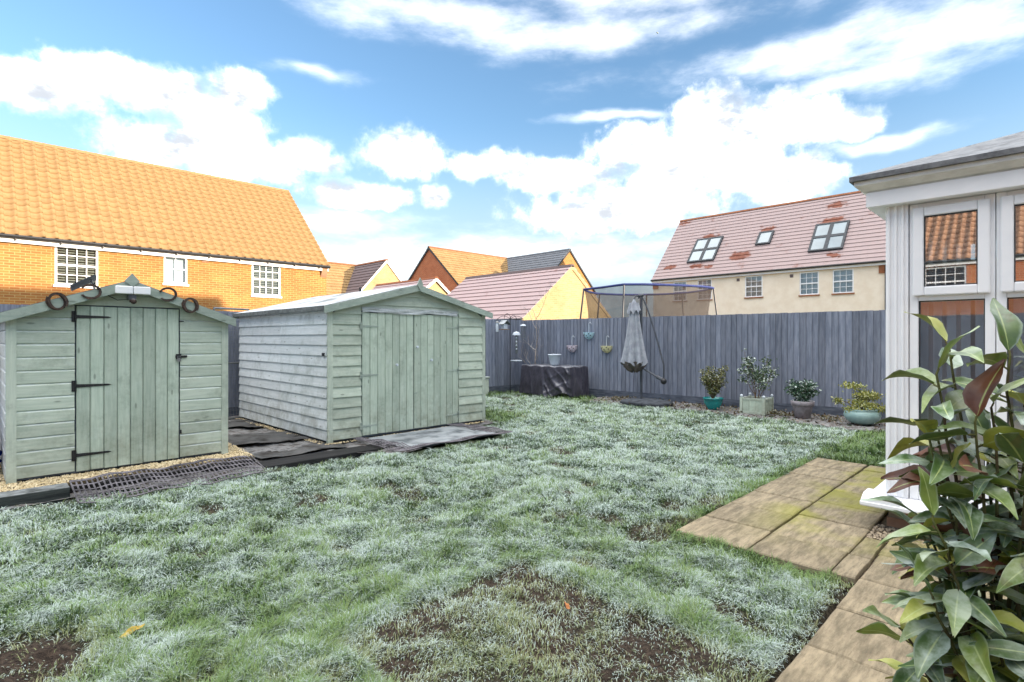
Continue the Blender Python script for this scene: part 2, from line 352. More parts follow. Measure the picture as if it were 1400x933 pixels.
MT['teal'] = surf('teal_glazed_pot', '#1c9a98', '#137f80', 5, rough=0.25, spec=0.6, vary=0, bump=0.03)
MT['celadon'] = surf('celadon_glazed_bowl', '#9db9b6', '#86a5a3', 5, rough=0.3, spec=0.5, vary=0, bump=0.05)
MT['stone_pot'] = surf('weathered_stone_pot', '#9a949a', '#7c7579', 9, rough=0.9, vary=0, bump=0.3, frost=0.4)
MT['white_pot'] = surf('white_plastic_pot', '#cdd6de', '#bfc9d3', 5, rough=0.5, vary=0, bump=0)
MT['net'] = net_mat('trampoline_net', '#4c4643', 0.55)
MT['blue_foam'] = surf('blue_foam_tube', '#39457c', '#2f3a6c', 10, rough=0.7, vary=0, bump=0.1)
MT['galv'] = surf('galvanised_steel', '#6d7173', '#84888a', 20, rough=0.45, spec=0.5, vary=0, metal=0.4, bump=0)
MT['blue_tarp'] = surf('blue_tarp', '#1d3f9e', '#14307c', 6, rough=0.5, vary=0, bump=0.4)
MT['raw_timber'] = surf('weathered_timber', '#8d7a68', '#766453', 5, (8, 8, 0.8), rough=0.9, vary=0.1)
MT['bark'] = surf('frosted_bark', '#8d837c', '#aaa29b', 20, rough=0.95, vary=0.1, frost=0.6)
def leafy(name, c1, c2, frost=0.5, gloss=0.5, fc='#d8e4e4', scale=14):
    t = NT(name); n = t.noise(t.coord((1,1,1)), scale, 4)
    at = t.new('ShaderNodeAttribute'); at.attribute_name = 'tint'
    col = t.mix(t.ramp(t.math('ADD', t.math('MULTIPLY', n, 0.5), t.math('MULTIPLY', at.outputs['Fac'], 0.5)), 0.25, 0.75), C(c1), C(c2))
    col = t.mix(t.math('MULTIPLY', t.up(0.2, 0.95), frost), col, C(fc))
    return t.done(col, gloss, 0.4)
MT['shrub_olive'] = leafy('olive_shrub_leaves', '#3f4a26', '#7d7a3c', 0.35)
MT['shrub_frost'] = leafy('frosted_shrub_leaves', '#3c5240', '#6d7d58', 0.75)
MT['shrub_dark'] = leafy('dark_evergreen_leaves', '#274032', '#49684a', 0.6)
MT['shrub_lime'] = leafy('lime_shrub_leaves', '#75803a', '#a9a556', 0.25)
MT['twig'] = surf('twig_bark', '#5b4a3a', '#74614c', 20, rough=0.9, vary=0)
def laurel_mat(name, c1, c2, frost, spots=0.3):
    t = NT(name); v = t.coord((1,1,1)); base = t.mix(t.ramp(t.noise(v, 14, 4), 0.35, 0.65), C(c1), C(c2))
    uvx = t.new('ShaderNodeAttribute'); uvx.attribute_name = 'across'
    base = t.mix(t.math('MULTIPLY', t.math('SUBTRACT', 1.0, t.ramp(uvx.outputs['Fac'], 0.02, 0.10)), 0.7), base, C('#a9b873'))
    k = t.math('ADD', t.math('MULTIPLY', t.rand(), 0.5), 0.75); cc = t.new('ShaderNodeCombineXYZ'); [t.L.new(k, cc.inputs[i]) for i in range(3)]
    base = t.mix(1.0, base, cc.outputs[0], 'MULTIPLY')
    base = t.mix(t.math('MULTIPLY', t.ramp(t.noise(v, 22, 2), 0.62, 0.70), spots), base, C('#5a3d22'))
    edge = t.math('MULTIPLY', t.ramp(uvx.outputs['Fac'], 0.75, 1.0), 0.4)
    f = t.math('MULTIPLY', t.math('MULTIPLY', t.up(0.35, 0.95), t.ramp(t.noise(v, 7, 5, 0.7), 0.38, 0.66)), frost)
    base = t.mix(t.math('MAXIMUM', f, t.math('MULTIPLY', edge, frost)), base, C('#c3d0cf'))
    t.bump(t.noise(v, 45, 3), 0.25, 0.004)
    t.b.inputs['Subsurface Weight'].default_value = 0.0
    return t.done(base, 0.42, 0.45)
LAUREL = [laurel_mat('laurel_leaf_green', '#5f7730', '#80903f', 0.5), laurel_mat('laurel_leaf_deep', '#3f5a2c', '#5c7539', 0.7),
          laurel_mat('laurel_leaf_lime', '#8c9638', '#a5a543', 0.2), laurel_mat('laurel_leaf_brown', '#6e4630', '#523021', 0.15)]
def slab_mat():
    t = NT('riven_sandstone_paving'); v = t.coord((1, 1, 1))
    st = t.coord((1.6, 7.0, 1)); n = t.noise(st, 3.2, 10, 0.72)
    col = t.mix(t.ramp(n, 0.30, 0.72), C('#a0937a'), C('#625a49'))
    lin = t.noise(t.coord((2.2, 26.0, 1)), 2.4, 6, 0.7); col = t.mix(t.math('MULTIPLY', t.ramp(lin, 0.52, 0.70), 0.45), col, C('#4a4234'))
    pos = t.new('ShaderNodeNewGeometry').outputs['Position']; s = t.new('ShaderNodeSeparateXYZ'); t.L.new(pos, s.inputs[0])
    col = t.mix(t.math('MULTIPLY', t.ramp(t.noise(v, 6, 6, 0.7), 0.5, 0.75), 0.3), col, C('#4d4536'))
    alg = t.math('MULTIPLY', t.ramp(t.noise(pos, 1.6, 5, 0.6), 0.40, 0.60), t.math('MULTIPLY', t.ramp(s.outputs[0], 3.5, 4.6), t.math('SUBTRACT', 1.0, t.ramp(s.outputs[1], 1.3, 1.75))))
    col = t.mix(t.math('MULTIPLY', alg, 0.75), col, C('#8c8c38'))
    k = t.math('ADD', t.math('MULTIPLY', t.rand(), 0.3), 0.85); cc = t.new('ShaderNodeCombineXYZ'); [t.L.new(k, cc.inputs[i]) for i in range(3)]
    col = t.mix(1.0, col, cc.outputs[0], 'MULTIPLY')
    t.bump(n, 0.8, 0.016); return t.done(col, 0.8, 0.3)
MT['slab'] = slab_mat()

# ---------------------------------------------------------------- noise for numpy
def vnoise(x, y, seed=0):
    r = np.random.default_rng(seed).random((256, 256))
    xi = np.floor(x).astype(int); yi = np.floor(y).astype(int); fx = x-xi; fy = y-yi
    fx = fx*fx*(3-2*fx); fy = fy*fy*(3-2*fy); a = xi & 255; b = yi & 255; a1 = (xi+1) & 255; b1 = (yi+1) & 255
    return (r[a,b]*(1-fx)+r[a1,b]*fx)*(1-fy)+(r[a,b1]*(1-fx)+r[a1,b1]*fx)*fy
def fbm(x, y, seed=0, o=4):
    s = 0; a = 1; t = 0
    for i in range(o): s = s+a*vnoise(x*2**i+17*i, y*2**i+5*i, seed+i); t += a; a *= 0.5
    return s/t
def sstep(v, lo, hi):
    t = np.clip((v-lo)/(hi-lo), 0, 1); return t*t*(3-2*t)

# ================================================================ the setting
obj_g = structure(obj('ground', M().add([(-3000,-3000,-0.12),(3000,-3000,-0.12),(3000,3000,-0.12),(-3000,3000,-0.12)], [(0,1,2,3)]),
      surf('distant_ground', '#4a5238', '#5d5f4a', 0.2, rough=0.95, bump=0, vary=0)))

SHED_EDGE = 5.78                              # line where the lawn ends in front of the sheds
def bed_edge(y): return 9.45 + 0.12*np.sin(y*1.7) + 0.1*(2.0-y)*0.25 - 0.35*sstep(-y, -3.6, -1.2)
def on_lawn(x, y):
    ok = (x > -4.5) & (y > -1.0) & (y < 9.75)
    ok &= ~((y < 1.86) & (x > 3.46) & (x < 6.66))                        # patio
    ok &= ~((y < 0.78+0.02*np.sin(9*x)))                                  # path
    ok &= ~((x > 6.6) & (y < 0.3))
    edge = SHED_EDGE + 0.07*np.sin(x*3.1) + 0.05*np.sin(x*7.7) - 0.16*sstep(x, 2.0, 2.6) - 0.42*sstep(x, 3.3, 3.7) + 0.42*sstep(x, 5.05, 5.35)
    ok &= ~((y > edge) & (x < 5.85 + 0.05*np.sin(y*5)) & ~((x > 5.3) & (y < 6.0)))
    ok &= x < bed_edge(y) + 0.45*sstep(y, 6.0, 7.0)
    return ok
def lawn_z(x, y): return 0.06*(fbm(x*1.6, y*1.6, 3, 3)-0.5) + 0.075*(fbm(x*5, y*5, 9, 3)-0.5) + 0.045*(fbm(x*11, y*11, 19, 2)-0.5)
def bare(x, y):                               # 0 thick turf .. 1 bare soil
    e = 0.10*(fbm(x*5, y*5, 21, 3)-0.5)
    sq = sstep(np.minimum(np.minimum(2.36-(x+e), 2.30-(y+e)), (x+e)-1.1), -0.03, 0.08)*(0.80+0.20*sstep(fbm(x*3.3, y*3.3, 33, 4), 0.38, 0.6))
    mud = sstep(0.50-np.hypot((x-0.05+e), (y-3.02+e)*1.1), 0.0, 0.25)
    spots = sstep(fbm(x*3.0, y*3.0, 41, 3), 0.66, 0.76)*0.8
    edge = sstep(0.90-y, 0.0, 0.10)*sstep(x, 1.8, 2.4)*0.9
    near_sheds = sstep(y, 5.45, 5.8)*sstep(3.4-x, 0, 0.4)*0.6
    return np.clip(np.maximum.reduce([sq*0.98, mud, spots, edge, near_sheds]), 0, 1)
def build_lawn():
    nx, ny = 420, 330; xs = np.linspace(-4.5, 10.2, nx); ys = np.linspace(-1.2, 9.8, ny)
    X, Y = np.meshgrid(xs, ys, indexing='ij'); Z = lawn_z(X, Y) - 0.012
    inp = ((Y < 1.90) & (X > 3.42)) | (Y < 0.82)
    Z = np.where(inp, -0.06, Z); Z = np.where((Y > SHED_EDGE-0.4) & (X < 6.0), np.minimum(Z, -0.005), Z)
    V = np.stack([X, Y, Z], -1).reshape(-1, 3)
    i, j = np.meshgrid(np.arange(nx-1), np.arange(ny-1), indexing='ij'); a = (i*ny+j).ravel()
    F = np.stack([a, a+ny, a+ny+1, a+1], -1)
    me = bpy.data.meshes.new('lawn'); me.from_pydata(V.tolist(), [], F.tolist())
    at = me.attributes.new('bare', 'FLOAT', 'POINT'); at.data.foreach_set('value', bare(X, Y).ravel().astype(np.float32))
    t = NT('lawn_soil'); v = t.coord((1,1,1), False); b = t.new('ShaderNodeAttribute'); b.attribute_name = 'bare'
    n = t.noise(v, 40, 6, 0.7)
    grn = t.mix(t.ramp(n, 0.35, 0.65), C('#2c3825'), C('#4d5a45')); brn = t.mix(t.ramp(n, 0.35, 0.7), C('#2a231e'), C('#54483e'))
    col = t.mix(b.outputs['Fac'], grn, brn); t.bump(n, 1.0, 0.03); t.done(col, 0.95, 0.2)
    me.materials.append(t.m); me.polygons.foreach_set('use_smooth', [True]*len(me.polygons))
    structure(obj('lawn', me, None))
build_lawn()

def build_grass(n=760000):
    # more blades per square metre close by, fewer and broader far off
    th = RNG.uniform(R(-58), R(58), n*2); lr = np.exp(RNG.uniform(math.log(1.55), math.log(14.5), n*2))
    hx = (lr*np.cos(th)*0.7071 + lr*np.sin(th)*0.7071); hy = (lr*np.cos(th)*0.7071 - lr*np.sin(th)*0.7071)
    b = bare(hx, hy)
    keep = on_lawn(hx, hy) & (RNG.random(len(hx)) > b*0.88) & (RNG.random(len(hx)) < 0.35+1.6*sstep(fbm(hx*9, hy*9, 57, 3), 0.3, 0.62))
    x = hx[keep][:n]; y = hy[keep][:n]; D = lr[keep][:n]; b = b[keep][:n]; m = len(x)
    tuft = fbm(x*7, y*7, 55, 3); patch = fbm(x*1.3, y*1.3, 61, 4); fine = fbm(x*16, y*16, 71, 2)
    # turf edges round the paving and beds stay greener
    edge = np.maximum.reduce([sstep(y-2.06, 0.0, -0.2)*sstep(x, 3.2, 3.5), sstep(0.22-(3.46-x), 0, 0.2)*sstep(1.9-y, 0, 0.1), sstep(x-bed_edge(y)+0.5, 0, 0.5)*sstep(y, 6.2, 7.0),
         sstep(y, 8.7, 9.4), sstep(1.0-np.hypot(x-6.1, y-6.9), 0, 0.5)])
    frost = np.clip(0.47 + 0.22*(patch-0.5) + 0.48*(tuft-0.47) + 0.62*(fbm(x*11, y*11, 91, 3)-0.5) + 0.24*sstep(D, 2.6, 6.5) - 0.55*edge + RNG.normal(0, 0.27, m) - 0.10*sstep(2.9-D, 0, 0.8), 0, 1)
    L = (0.026 + 0.036*RNG.random(m))*(0.35+1.45*fbm(x*9, y*9, 57, 3))*(1-0.55*b) * (1+0.35*(sstep(0.35-frost, 0, 0.3)))*(0.9+0.04*D)
    W = (0.0007+0.0006*RNG.random(m))*(0.55+0.42*np.minimum(D, 9))
    az = RNG.uniform(0, 2*math.pi, m) ; az = az + 0
    # neighbouring blades lean together in tufts
    flow = 2*math.pi*fbm(x*2.2, y*2.2, 81, 2)*2; useflow = RNG.random(m) < 0.55
    az = np.where(useflow, flow+RNG.normal(0, 0.6, m), az)
    lean = np.clip(0.5+0.6*RNG.random(m)+0.4*(frost-0.4), 0.2, 1.45)
    dx, dy = np.cos(az), np.sin(az); px_, py_ = -dy, dx
    z0 = lawn_z(x, y)-0.012
    z0 = np.where((y > SHED_EDGE-0.4) & (x < 6.0), np.minimum(z0, -0.005), z0)
    def ring(t, w, bend):
        hz = L*t*np.cos(lean*bend); hr = L*t*np.sin(lean*bend)
        cx, cy = x+dx*hr, y+dy*hr
        return np.stack([cx-px_*W*w, cy-py_*W*w, z0+hz], -1), np.stack([cx+px_*W*w, cy+py_*W*w, z0+hz], -1), np.stack([cx, cy, z0+hz], -1)
    a0, a1, _ = ring(0.0, 1.0, 0); b0, b1, _ = ring(0.55, 0.85, 0.6); _, _, c = ring(1.0, 0, 1.15)
    V = np.stack([a0, a1, b0, b1, c], 1).reshape(-1, 3).astype(np.float32)
    base = (np.arange(m)*5)[:, None]
    loops = np.concatenate([base+np.array([0, 1, 3, 2]), base+np.array([2, 3, 4])], 1).ravel().astype(np.int32)
    starts = (np.arange(m)*7)[:, None] + np.array([0, 4]); 
    me = bpy.data.meshes.new('grass'); me.vertices.add(m*5); me.vertices.foreach_set('co', V.ravel())
    me.loops.add(m*7); me.loops.foreach_set('vertex_index', loops)
    me.polygons.add(m*2); me.polygons.foreach_set('loop_start', starts.ravel().astype(np.int32))
    me.polygons.foreach_set('use_smooth', np.ones(m*2, dtype=bool))
    me.update(calc_edges=True); 
    fa = me.attributes.new('frost', 'FLOAT', 'POINT'); fa.data.foreach_set('value', (frost[:, None]*np.array([0.25, 0.25, 0.8, 0.8, 1.15])[None, :]).ravel().astype(np.float32))
    ta = me.attributes.new('tint', 'FLOAT', 'POINT'); ta.data.foreach_set('value', np.repeat(np.clip(0.5*b+0.35*RNG.random(m), 0, 1), 5).astype(np.float32))
    t = NT('frosted_grass'); fr = t.new('ShaderNodeAttribute'); fr.attribute_name = 'frost'; tn = t.new('ShaderNodeAttribute'); tn.attribute_name = 'tint'
    g = t.mix(tn.outputs['Fac'], C('#66864a'), C('#8a8668'))
    col = t.mix(t.ramp(fr.outputs['Fac'], 0.10, 0.72), g, C('#a9b9b4'))
    t.done(col, 0.7, 0.25)
    me.materials.append(t.m)
    o = stuff(obj('grass', me, None)); o['label'] = 'short frosted lawn grass with green tufts'; o['category'] = 'grass'
build_grass()

# ---------------------------------------------------------------- patio
def build_patio():
    base = structure(obj('patio', M().box(3.44, 6.68, -6.3, 1.84, -0.06, -0.005).box(-2.5, 3.44, -6.3, 0.75, -0.06, -0.005).box(6.68, 10.4, -1.8, 0.3, -0.06, -0.005),
          surf('joint_sand', '#3c352b', '#54493a', 20, rough=0.95, vary=0)))
    rows = [(1.865, 1.38, [3.465,3.91,4.36,4.83,5.27,5.74,6.19,6.655]), (1.375, 0.905, [3.455,3.87,4.43,4.88,5.33,5.90,6.36,6.655]),
            (0.90, 0.775, [3.455,3.83,4.24])]
    for k in range(4):
        rows.append((0.77-0.46*k, 0.77-0.46*(k+1)+0.006, [-2.5+0.46*i+(0.2 if k % 2 else 0.02) for i in range(16)]))
    for (y1, y0, xs) in rows:
        for a, b in zip(xs[:-1], xs[1:]):
            g = 0.006; j = lambda s=0.004: random.uniform(-s, s)
            z = random.uniform(0.016, 0.024); x0, x1, Y0, Y1 = a+g+j(), b-g+j(), y0+g+j(), y1-g*0.5+j()
            m = M(); c = 0.008
            # riven slab: chipped outline and a chamfered arris
            n = 5; ring = []
            for s in range(n): ring.append((x0+(x1-x0)*s/n, Y0+j(0.003)))
            for s in range(n): ring.append((x1+j(0.003), Y0+(Y1-Y0)*s/n))
            for s in range(n): ring.append((x1-(x1-x0)*s/n, Y1+j(0.003)))
            for s in range(n): ring.append((x0+j(0.003), Y1-(Y1-Y0)*s/n))
            cx, cy = (x0+x1)/2, (Y0+Y1)/2; k = len(ring)
            low = [(x, y, -0.02) for x, y in ring]; mid = [(x, y, z-c*0.8) for x, y in ring]
            top = [(cx+(x-cx)*0.965, cy+(y-cy)*0.965, z+j(0.0015)) for x, y in ring]
            m.add(low+mid+top+[(cx, cy, z+0.001)], [(i, (i+1) % k, k+(i+1) % k, k+i) for i in range(k)] + [(k+i, k+(i+1) % k, 2*k+(i+1) % k, 2*k+i) for i in range(k)] + [(2*k+i, 2*k+(i+1) % k, 3*k) for i in range(k)])
            obj('slab', m, MT['slab'], base)
build_patio()

# ---------------------------------------------------------------- fences
def feather_board(flip):
    return M().prism([((0.112-a) if flip else a, b) for a, b in [(-0.006,0),(0.118,0),(0.118,0.003),(0.004,0.022),(-0.006,0.020)]], 0.14, 1.80, lambda e, s, d: (s, -d, e)).mesh('fence_board')
FB = [feather_board(False), feather_board(True)]
def fence(name, label, p0, p1, flip=0):
    p0 = Vector(p0); p1 = Vector(p1); d = (p1-p0); L = d.length; ang = math.atan2(d.y, d.x)
    t = thing(name, label, 'fence', (p0.x, p0.y, 0)); t.rotation_euler = (0, 0, ang)
    Mx = Matrix.Translation((p0.x, p0.y, 0)) @ Matrix.Rotation(ang, 4, 'Z')
    def put(nm, me, s, mat, dz=0, sx=1, tilt=0):
        if not me.materials: me.materials.append(mat)
        o = bpy.data.objects.new(nm, me); COL.objects.link(o); o.parent = t
        o.location = (s, 0, dz); o.scale = (sx, 1, 1); o.rotation_euler = (0, tilt, 0); return o
    n = int(L/0.1)
    for i in range(n):
        put('board', FB[flip], i*L/n, MT['fence'], random.uniform(-0.004, 0.004), 1, random.uniform(-0.0012, 0.0012))
    gb = M().box(0.0, 2.398, -0.026, 0.005, -0.04, 0.165).mesh('gravel_board')
    k = 0
    while k*2.4 < L:
        o = put('gravel_board', gb, k*2.4, MT['gravel_board'], random.uniform(-0.01, 0.008)); o.scale = (min(1, (L-k*2.4)/2.4), 1, 1); k += 1
    rail = M().box(0, 2.4, 0.001, 0.05, 0, 0.08).mesh('rail'); post = M().box(-0.05, 0.05, 0.05, 0.15, -0.05, 1.72).mesh('post')
    for k2 in range(k):
        put('post', post, k2*2.4+0.05, MT['gravel_board'])
        for z in (0.35, 0.95, 1.55): o = put('rail', rail, k2*2.4, MT['gravel_board'], z); o.scale = (min(1, (L-k2*2.4)/2.4), 1, 1)
fence('back_fence', 'blue grey feather edge board fence behind the parasol and potted plants', (10.15, 9.66), (10.98, -6.3), 1)
fence('side_fence', 'dark grey board fence running behind the two sheds to the garden corner', (-4.6, 10.15), (10.20, 9.65))
fence('boundary_fence', 'grey board fence closing the garden opposite the conservatory, mirrored in its panes', (-4.55, -6.3), (-4.6, 10.12))

# soil bed along the back fence and bare ground round the sheds
def bumpy_sheet(name, xs, ys, zf, mat, inside=None, amp=0.03, seed=5):
    X, Y = np.meshgrid(xs, ys, indexing='ij'); Z = zf(X, Y) + amp*(fbm(X*7, Y*7, seed, 4)-0.5)
    nx, ny = X.shape; V = np.stack([X, Y, Z], -1).reshape(-1, 3).tolist(); F = []
    ins = inside(X, Y) if inside else np.ones_like(X, bool)
    for i in range(nx-1):
        for j in range(ny-1):
            if ins[i, j]: a = i*ny+j; F.append((a, a+ny, a+ny+1, a+1))
    m = M(); m.v = V; m.f = F
    return structure(obj(name, m, mat, smooth=True, fix=False))
bumpy_sheet('soil_bed', np.linspace(9.0, 10.7, 50), np.linspace(-1, 7.2, 190), lambda x, y: 0.012+0*x, MT['soil'], lambda x, y: (x > bed_edge(y)-0.06), 0.06)
bumpy_sheet('bare_ground', np.linspace(-1.6, 6.1, 180), np.linspace(5.3, 10.2, 110), lambda x, y: 0.012+0*x, MT['soil'],
     lambda x, y: (y > SHED_EDGE-0.05+0.07*np.sin(x*3.1)-0.3*((x > 3.4) & (x < 5.2))) & ~((x > 5.5) & (y < 6.2)) & (x < 6.0), 0.05, 8)

# ================================================================ sheds
def clipx(z, zc, zs, xl, xr, xm):            # x range of a gable at height z
    if z <= zs: return xl, xr
    t = min(1, (z-zs)/(zc-zs)); return xl+(xm-xl)*t, xr+(xm-xr)*t
def shed(loc, label, x0, x1, y0, y1, zb, ze, zp, door, nboards, pitch, over, style, doors, group):
    t = thing('shed', label, 'shed', ((x0+x1)/2, (y0+y1)/2, zb), group); xm = (x0+x1)/2
    P = 0.055                                                   # corner post
    def hboard(s0f, s1f, z0, z1, mp, mat, last=False):
        if style == 'shiplap': prof = [(0,z0),(0.018,z0+0.001),(0.018,z1-0.020),(0.007,z1-0.004),(0.007,z1),(0,z1)]
        else: prof = [(0,z0),(0.026,z0),(0.026,z0+0.006),(0.009,z1+0.012),(0,z1+0.012)]
        m = M().prism(prof, lambda d, z: s0f(z), lambda d, z: s1f(z), mp); obj('board', m, mat, t)
    # gable front, left and right of the door
    z = zb+0.02; top = zp-0.02
    while z < top:
        z1 = min(z+pitch, top); L_ = lambda zz: clipx(zz, zp, ze, x0+0.01, x1-0.01, xm)[0]; R_ = lambda zz: clipx(zz, zp, ze, x0+0.01, x1-0.01, xm)[1]
        dj = random.uniform(-0.002, 0.002)
        if z < door[3]-0.02 and z1 <= door[3]+0.03:
            hboard(lambda q: max(x0+P, L_(q)), lambda q: door[0]-0.004+dj, z, z1, FRONT(y0), MT['sage_x'])
            hboard(lambda q: door[1]+0.004+dj, lambda q: min(x1-P, R_(q)), z, z1, FRONT(y0), MT['sage_x'])
        elif z < door[3]:
            hboard(lambda q: max(x0+P, L_(q)), lambda q: door[0]-0.004, z, z1, FRONT(y0), MT['sage_x'])
            hboard(lambda q: door[1]+0.004, lambda q: min(x1-P, R_(q)), z, z1, FRONT(y0), MT['sage_x'])
            hboard(lambda q: door[0], lambda q: door[1], door[3]+0.004, z1-0.002, FRONT(y0), MT['sage_x'])
        else: hboard(L_, R_, z, z1, FRONT(y0), MT['sage_x'])
        z = z1
    # back gable and long sides
    for mp, mat, (s0, s1) in ((SIDE(x0), MT['sage_y'], (y0, y1)), (SIDEP(x1), MT['sage_y'], (y0, y1)), (BACK(y1), MT['sage_x'], (x0+0.02, x1-0.02))):
        z = zb+0.02; cuts = [s0, s1] if s1-s0 < 2.2 else [s0, s0+(s1-s0)*0.46, s1]
        while z < ze-0.01:
            z1 = min(z+pitch, ze)
            for a, b in zip(cuts[:-1], cuts[1:]): hboard(lambda q: a+0.002, lambda q: b-0.002, z+random.uniform(-0.002, 0.002), z1, mp, mat)
            z = z1
    obj('back_gable', M().prism([(x0, ze), (x1, ze), (xm, zp-0.02)], y1-0.02, y1, lambda e, x, z: (x, e, z)), MT['sage_x'], t)
    core = M().prism([(x0+0.004, zb), (x1-0.004, zb), (x1-0.004, ze), (xm, zp-0.03), (x0+0.004, ze)], y0+0.004, y1-0.022, lambda e, x, z: (x, e, z))
    obj('lining', core, MT['gravel_board'], t)
    for xa, xb in ((x0-0.012, x0+P), (x1-P, x1+0.012)):
        zt = clipx(0, zp, ze, x0, x1, xm)[0]
        obj('corner_post', M().box(xa, xb, y0-0.024, y0+0.03, zb-0.01, ze+0.0 if True else zt), MT['sage_trim_z'], t)
    obj('floor_bearer', M().box(x0+0.02, x1-0.02, y0+0.012, y1-0.03, zb-0.06, zb+0.015), MT['sleeper'], t)
    # roof: two felted slopes, barge boards, finial
    sl_ = (zp-ze)/(xm-x0); oy = 0.10
    for s in (-1, 1):
        xe = xm+s*((x1-x0)/2+over); zee = zp-sl_*abs(xe-xm)
        prof = [(xm, zp), (xe, zee), (xe, zee+0.022), (xe-s*0.012, zee+0.03), (xm, zp+0.026)]
        nm = M().prism(prof, y0-oy+0.014, y1+0.06, lambda e, x, z: (x, e, z)); obj('roof_felt', nm, MT['felt'], t)
        bh = 0.085
        prof = [(xm, zp+0.02), (xe+s*0.006, zee+0.018), (xe+s*0.006, zee+0.018-bh), (xm, zp+0.02-bh)]
        for ya in (y0-oy-0.008, y1+0.06): obj('barge_board', M().prism(prof, ya, ya+0.018, lambda e, x, z: (x, e, z)), MT['sage_trim'], t)
        obj('felt_edge', M().box(min(xe, xe+s*0.012), max(xe, xe+s*0.012), y0-oy+0.012, y1+0.055, zee-0.028, zee+0.026), MT['felt'], t)
    return t, oy
# --- near shed
X0, X1, Y0, Y1 = 0.235, 1.985, 6.40, 7.75
s1, oy1 = shed(None, 'small sage green apex shed with one hinged door and horseshoes on its gable', X0, X1, Y0, Y1, 0.10, 1.56, 1.885, (0.69, 1.535, 0.12, 1.645), 0, 0.118, 0.06, 'shiplap', 1, 'garden sheds')
def vboards(t, parent, x0, x1, z0, z1, n, y, th, mat, grp):
    w = (x1-x0)/n
    for i in range(n):
        a, b = x0+i*w, x0+(i+1)*w; c = 0.006; g = 0.0022
        m = M().prism([(a+g,0),(a+g,th-c),(a+g+c,th),(b-g-c,th),(b-g,th-c),(b-g,0)], z0+random.uniform(-0.002, 0.003), z1+random.uniform(-0.003, 0.002), lambda e, s, d: (s, y-d, e))
        obj('door_board', m, mat, parent)
def plank_door(t, x0, x1, z0, z1, n, y, nm='door'):
    d = obj(nm, M().box(x0+0.004, x1-0.004, y+0.002, y+0.02, z0+0.004, z1-0.004), MT['gravel_board'], t)
    vboards(t, d, x0+0.003, x1-0.003, z0, z1, n, y, 0.020, MT['sage_z'], None); return d
d1 = plank_door(s1, 0.693, 1.532, 0.115, 1.642, 8, Y0)
def t_hinge(parent, x, z, y, flip=1, mat=None, L=0.27):
    m = M(); m.box(x-0.03, x-0.004, y-0.005, y, z-0.05, z+0.05)
    m.prism([(x-0.004, z-0.016), (x+L*0.9, z-0.008), (x+L, z), (x+L*0.9, z+0.008), (x-0.004, z+0.016)], y-0.005, y-0.001, lambda e, a, b: (a if flip > 0 else 2*x-a, e, b))
    m.tube([(x-0.002, y-0.006, z-0.05), (x-0.002, y-0.006, z+0.05)], 0.006, 6)
    for bx in (0.03, 0.07, 0.13, 0.2): m.ball((x+flip*bx, y-0.006, z), 0.005, 6, 4)
    for bz in (-0.033, 0.033): m.ball((x-0.016, y-0.006, z+bz), 0.005, 6, 4)
    obj('hinge', m, mat or MT['black_iron'], parent)
for z in (1.545, 0.905, 0.265): t_hinge(d1, 0.693, z, Y0-0.021)
m = M().box(1.495, 1.60, Y0-0.03, Y0-0.021, 1.145, 1.168).box(1.50, 1.545, Y0-0.034, Y0-0.021, 1.13, 1.183)
obj('hasp', m, MT['black_iron'], d1)
obj('padlock', M().box(1.507, 1.537, Y0-0.052, Y0-0.036, 1.105, 1.14).tube([(1.512, Y0-0.044, 1.14), (1.512, Y0-0.044, 1.162), (1.532, Y0-0.044, 1.162), (1.532, Y0-0.044, 1.14)], 0.003, 6), MT['galv'], d1)
obj('latch', M().box(1.53, 1.57, Y0-0.026, Y0-0.019, 1.515, 1.525), MT['black_iron'], s1)
obj('latch', M().box(1.535, 1.55, Y0-0.028, Y0-0.019, 0.36, 0.40), MT['black_iron'], s1)
def diamond(cx, cz, w, h, y, parent, nm='finial'):
    m = M().prism([(cx, cz+h), (cx-w, cz+0.25*h*0), (cx, cz-h*0.75), (cx+w, cz)], y-0.016, y, lambda e, x, z: (x, e, z)); obj(nm, m, MT['sage_trim'], parent)
diamond(1.11, 1.895, 0.062, 0.075, Y0-oy1-0.0085, s1)
# floodlight, sensor and lead
fy = Y0-0.095
fl = thing('floodlight', 'white twin panel security floodlight under the small shed apex', 'floodlight', (1.11, fy, 1.73))
for a, b in ((0.97, 1.108), (1.113, 1.251)): obj('lamp_panel', M().box(a, b, fy-0.075, fy-0.045, 1.768, 1.842), MT['white'], fl, bevel=0.008)
obj('bracket', M().box(1.08, 1.14, fy-0.05, fy+0.075, 1.715, 1.765), MT['dark_metal'], fl, bevel=0.006)
obj('sensor', M().ball((1.115, fy-0.05, 1.70), 0.027, 12, 8).box(1.09, 1.14, fy-0.045, fy-0.005, 1.69, 1.72), MT['rust'], fl, smooth=True)
cb = tag(obj('cable', M().tube([(1.08, fy, 1.72), (1.0, fy+0.02, 1.71), (0.93, fy+0.0, 1.745), (0.87, fy-0.01, 1.79), (0.82, fy-0.06, 1.83), (0.78, fy-0.07, 1.87)], 0.004, 6), MT['black_iron']), 'thin black lead from the floodlight up to the solar panel', 'cable')
sp = thing('solar_panel', 'small dark solar panel propped on the shed roof', 'solar panel', (0.74, 6.52, 1.82))
m = M().box(-0.11, 0.11, -0.08, 0.08, -0.008, 0.008); me = m.mesh('panel'); rot = Matrix.Translation((0.76, 6.46, 1.868)) @ Matrix.Rotation(R(-32), 4, 'Y') @ Matrix.Rotation(R(-14), 4, 'X'); me.transform(rot); obj('panel', me, MT['dark_frame'], sp)
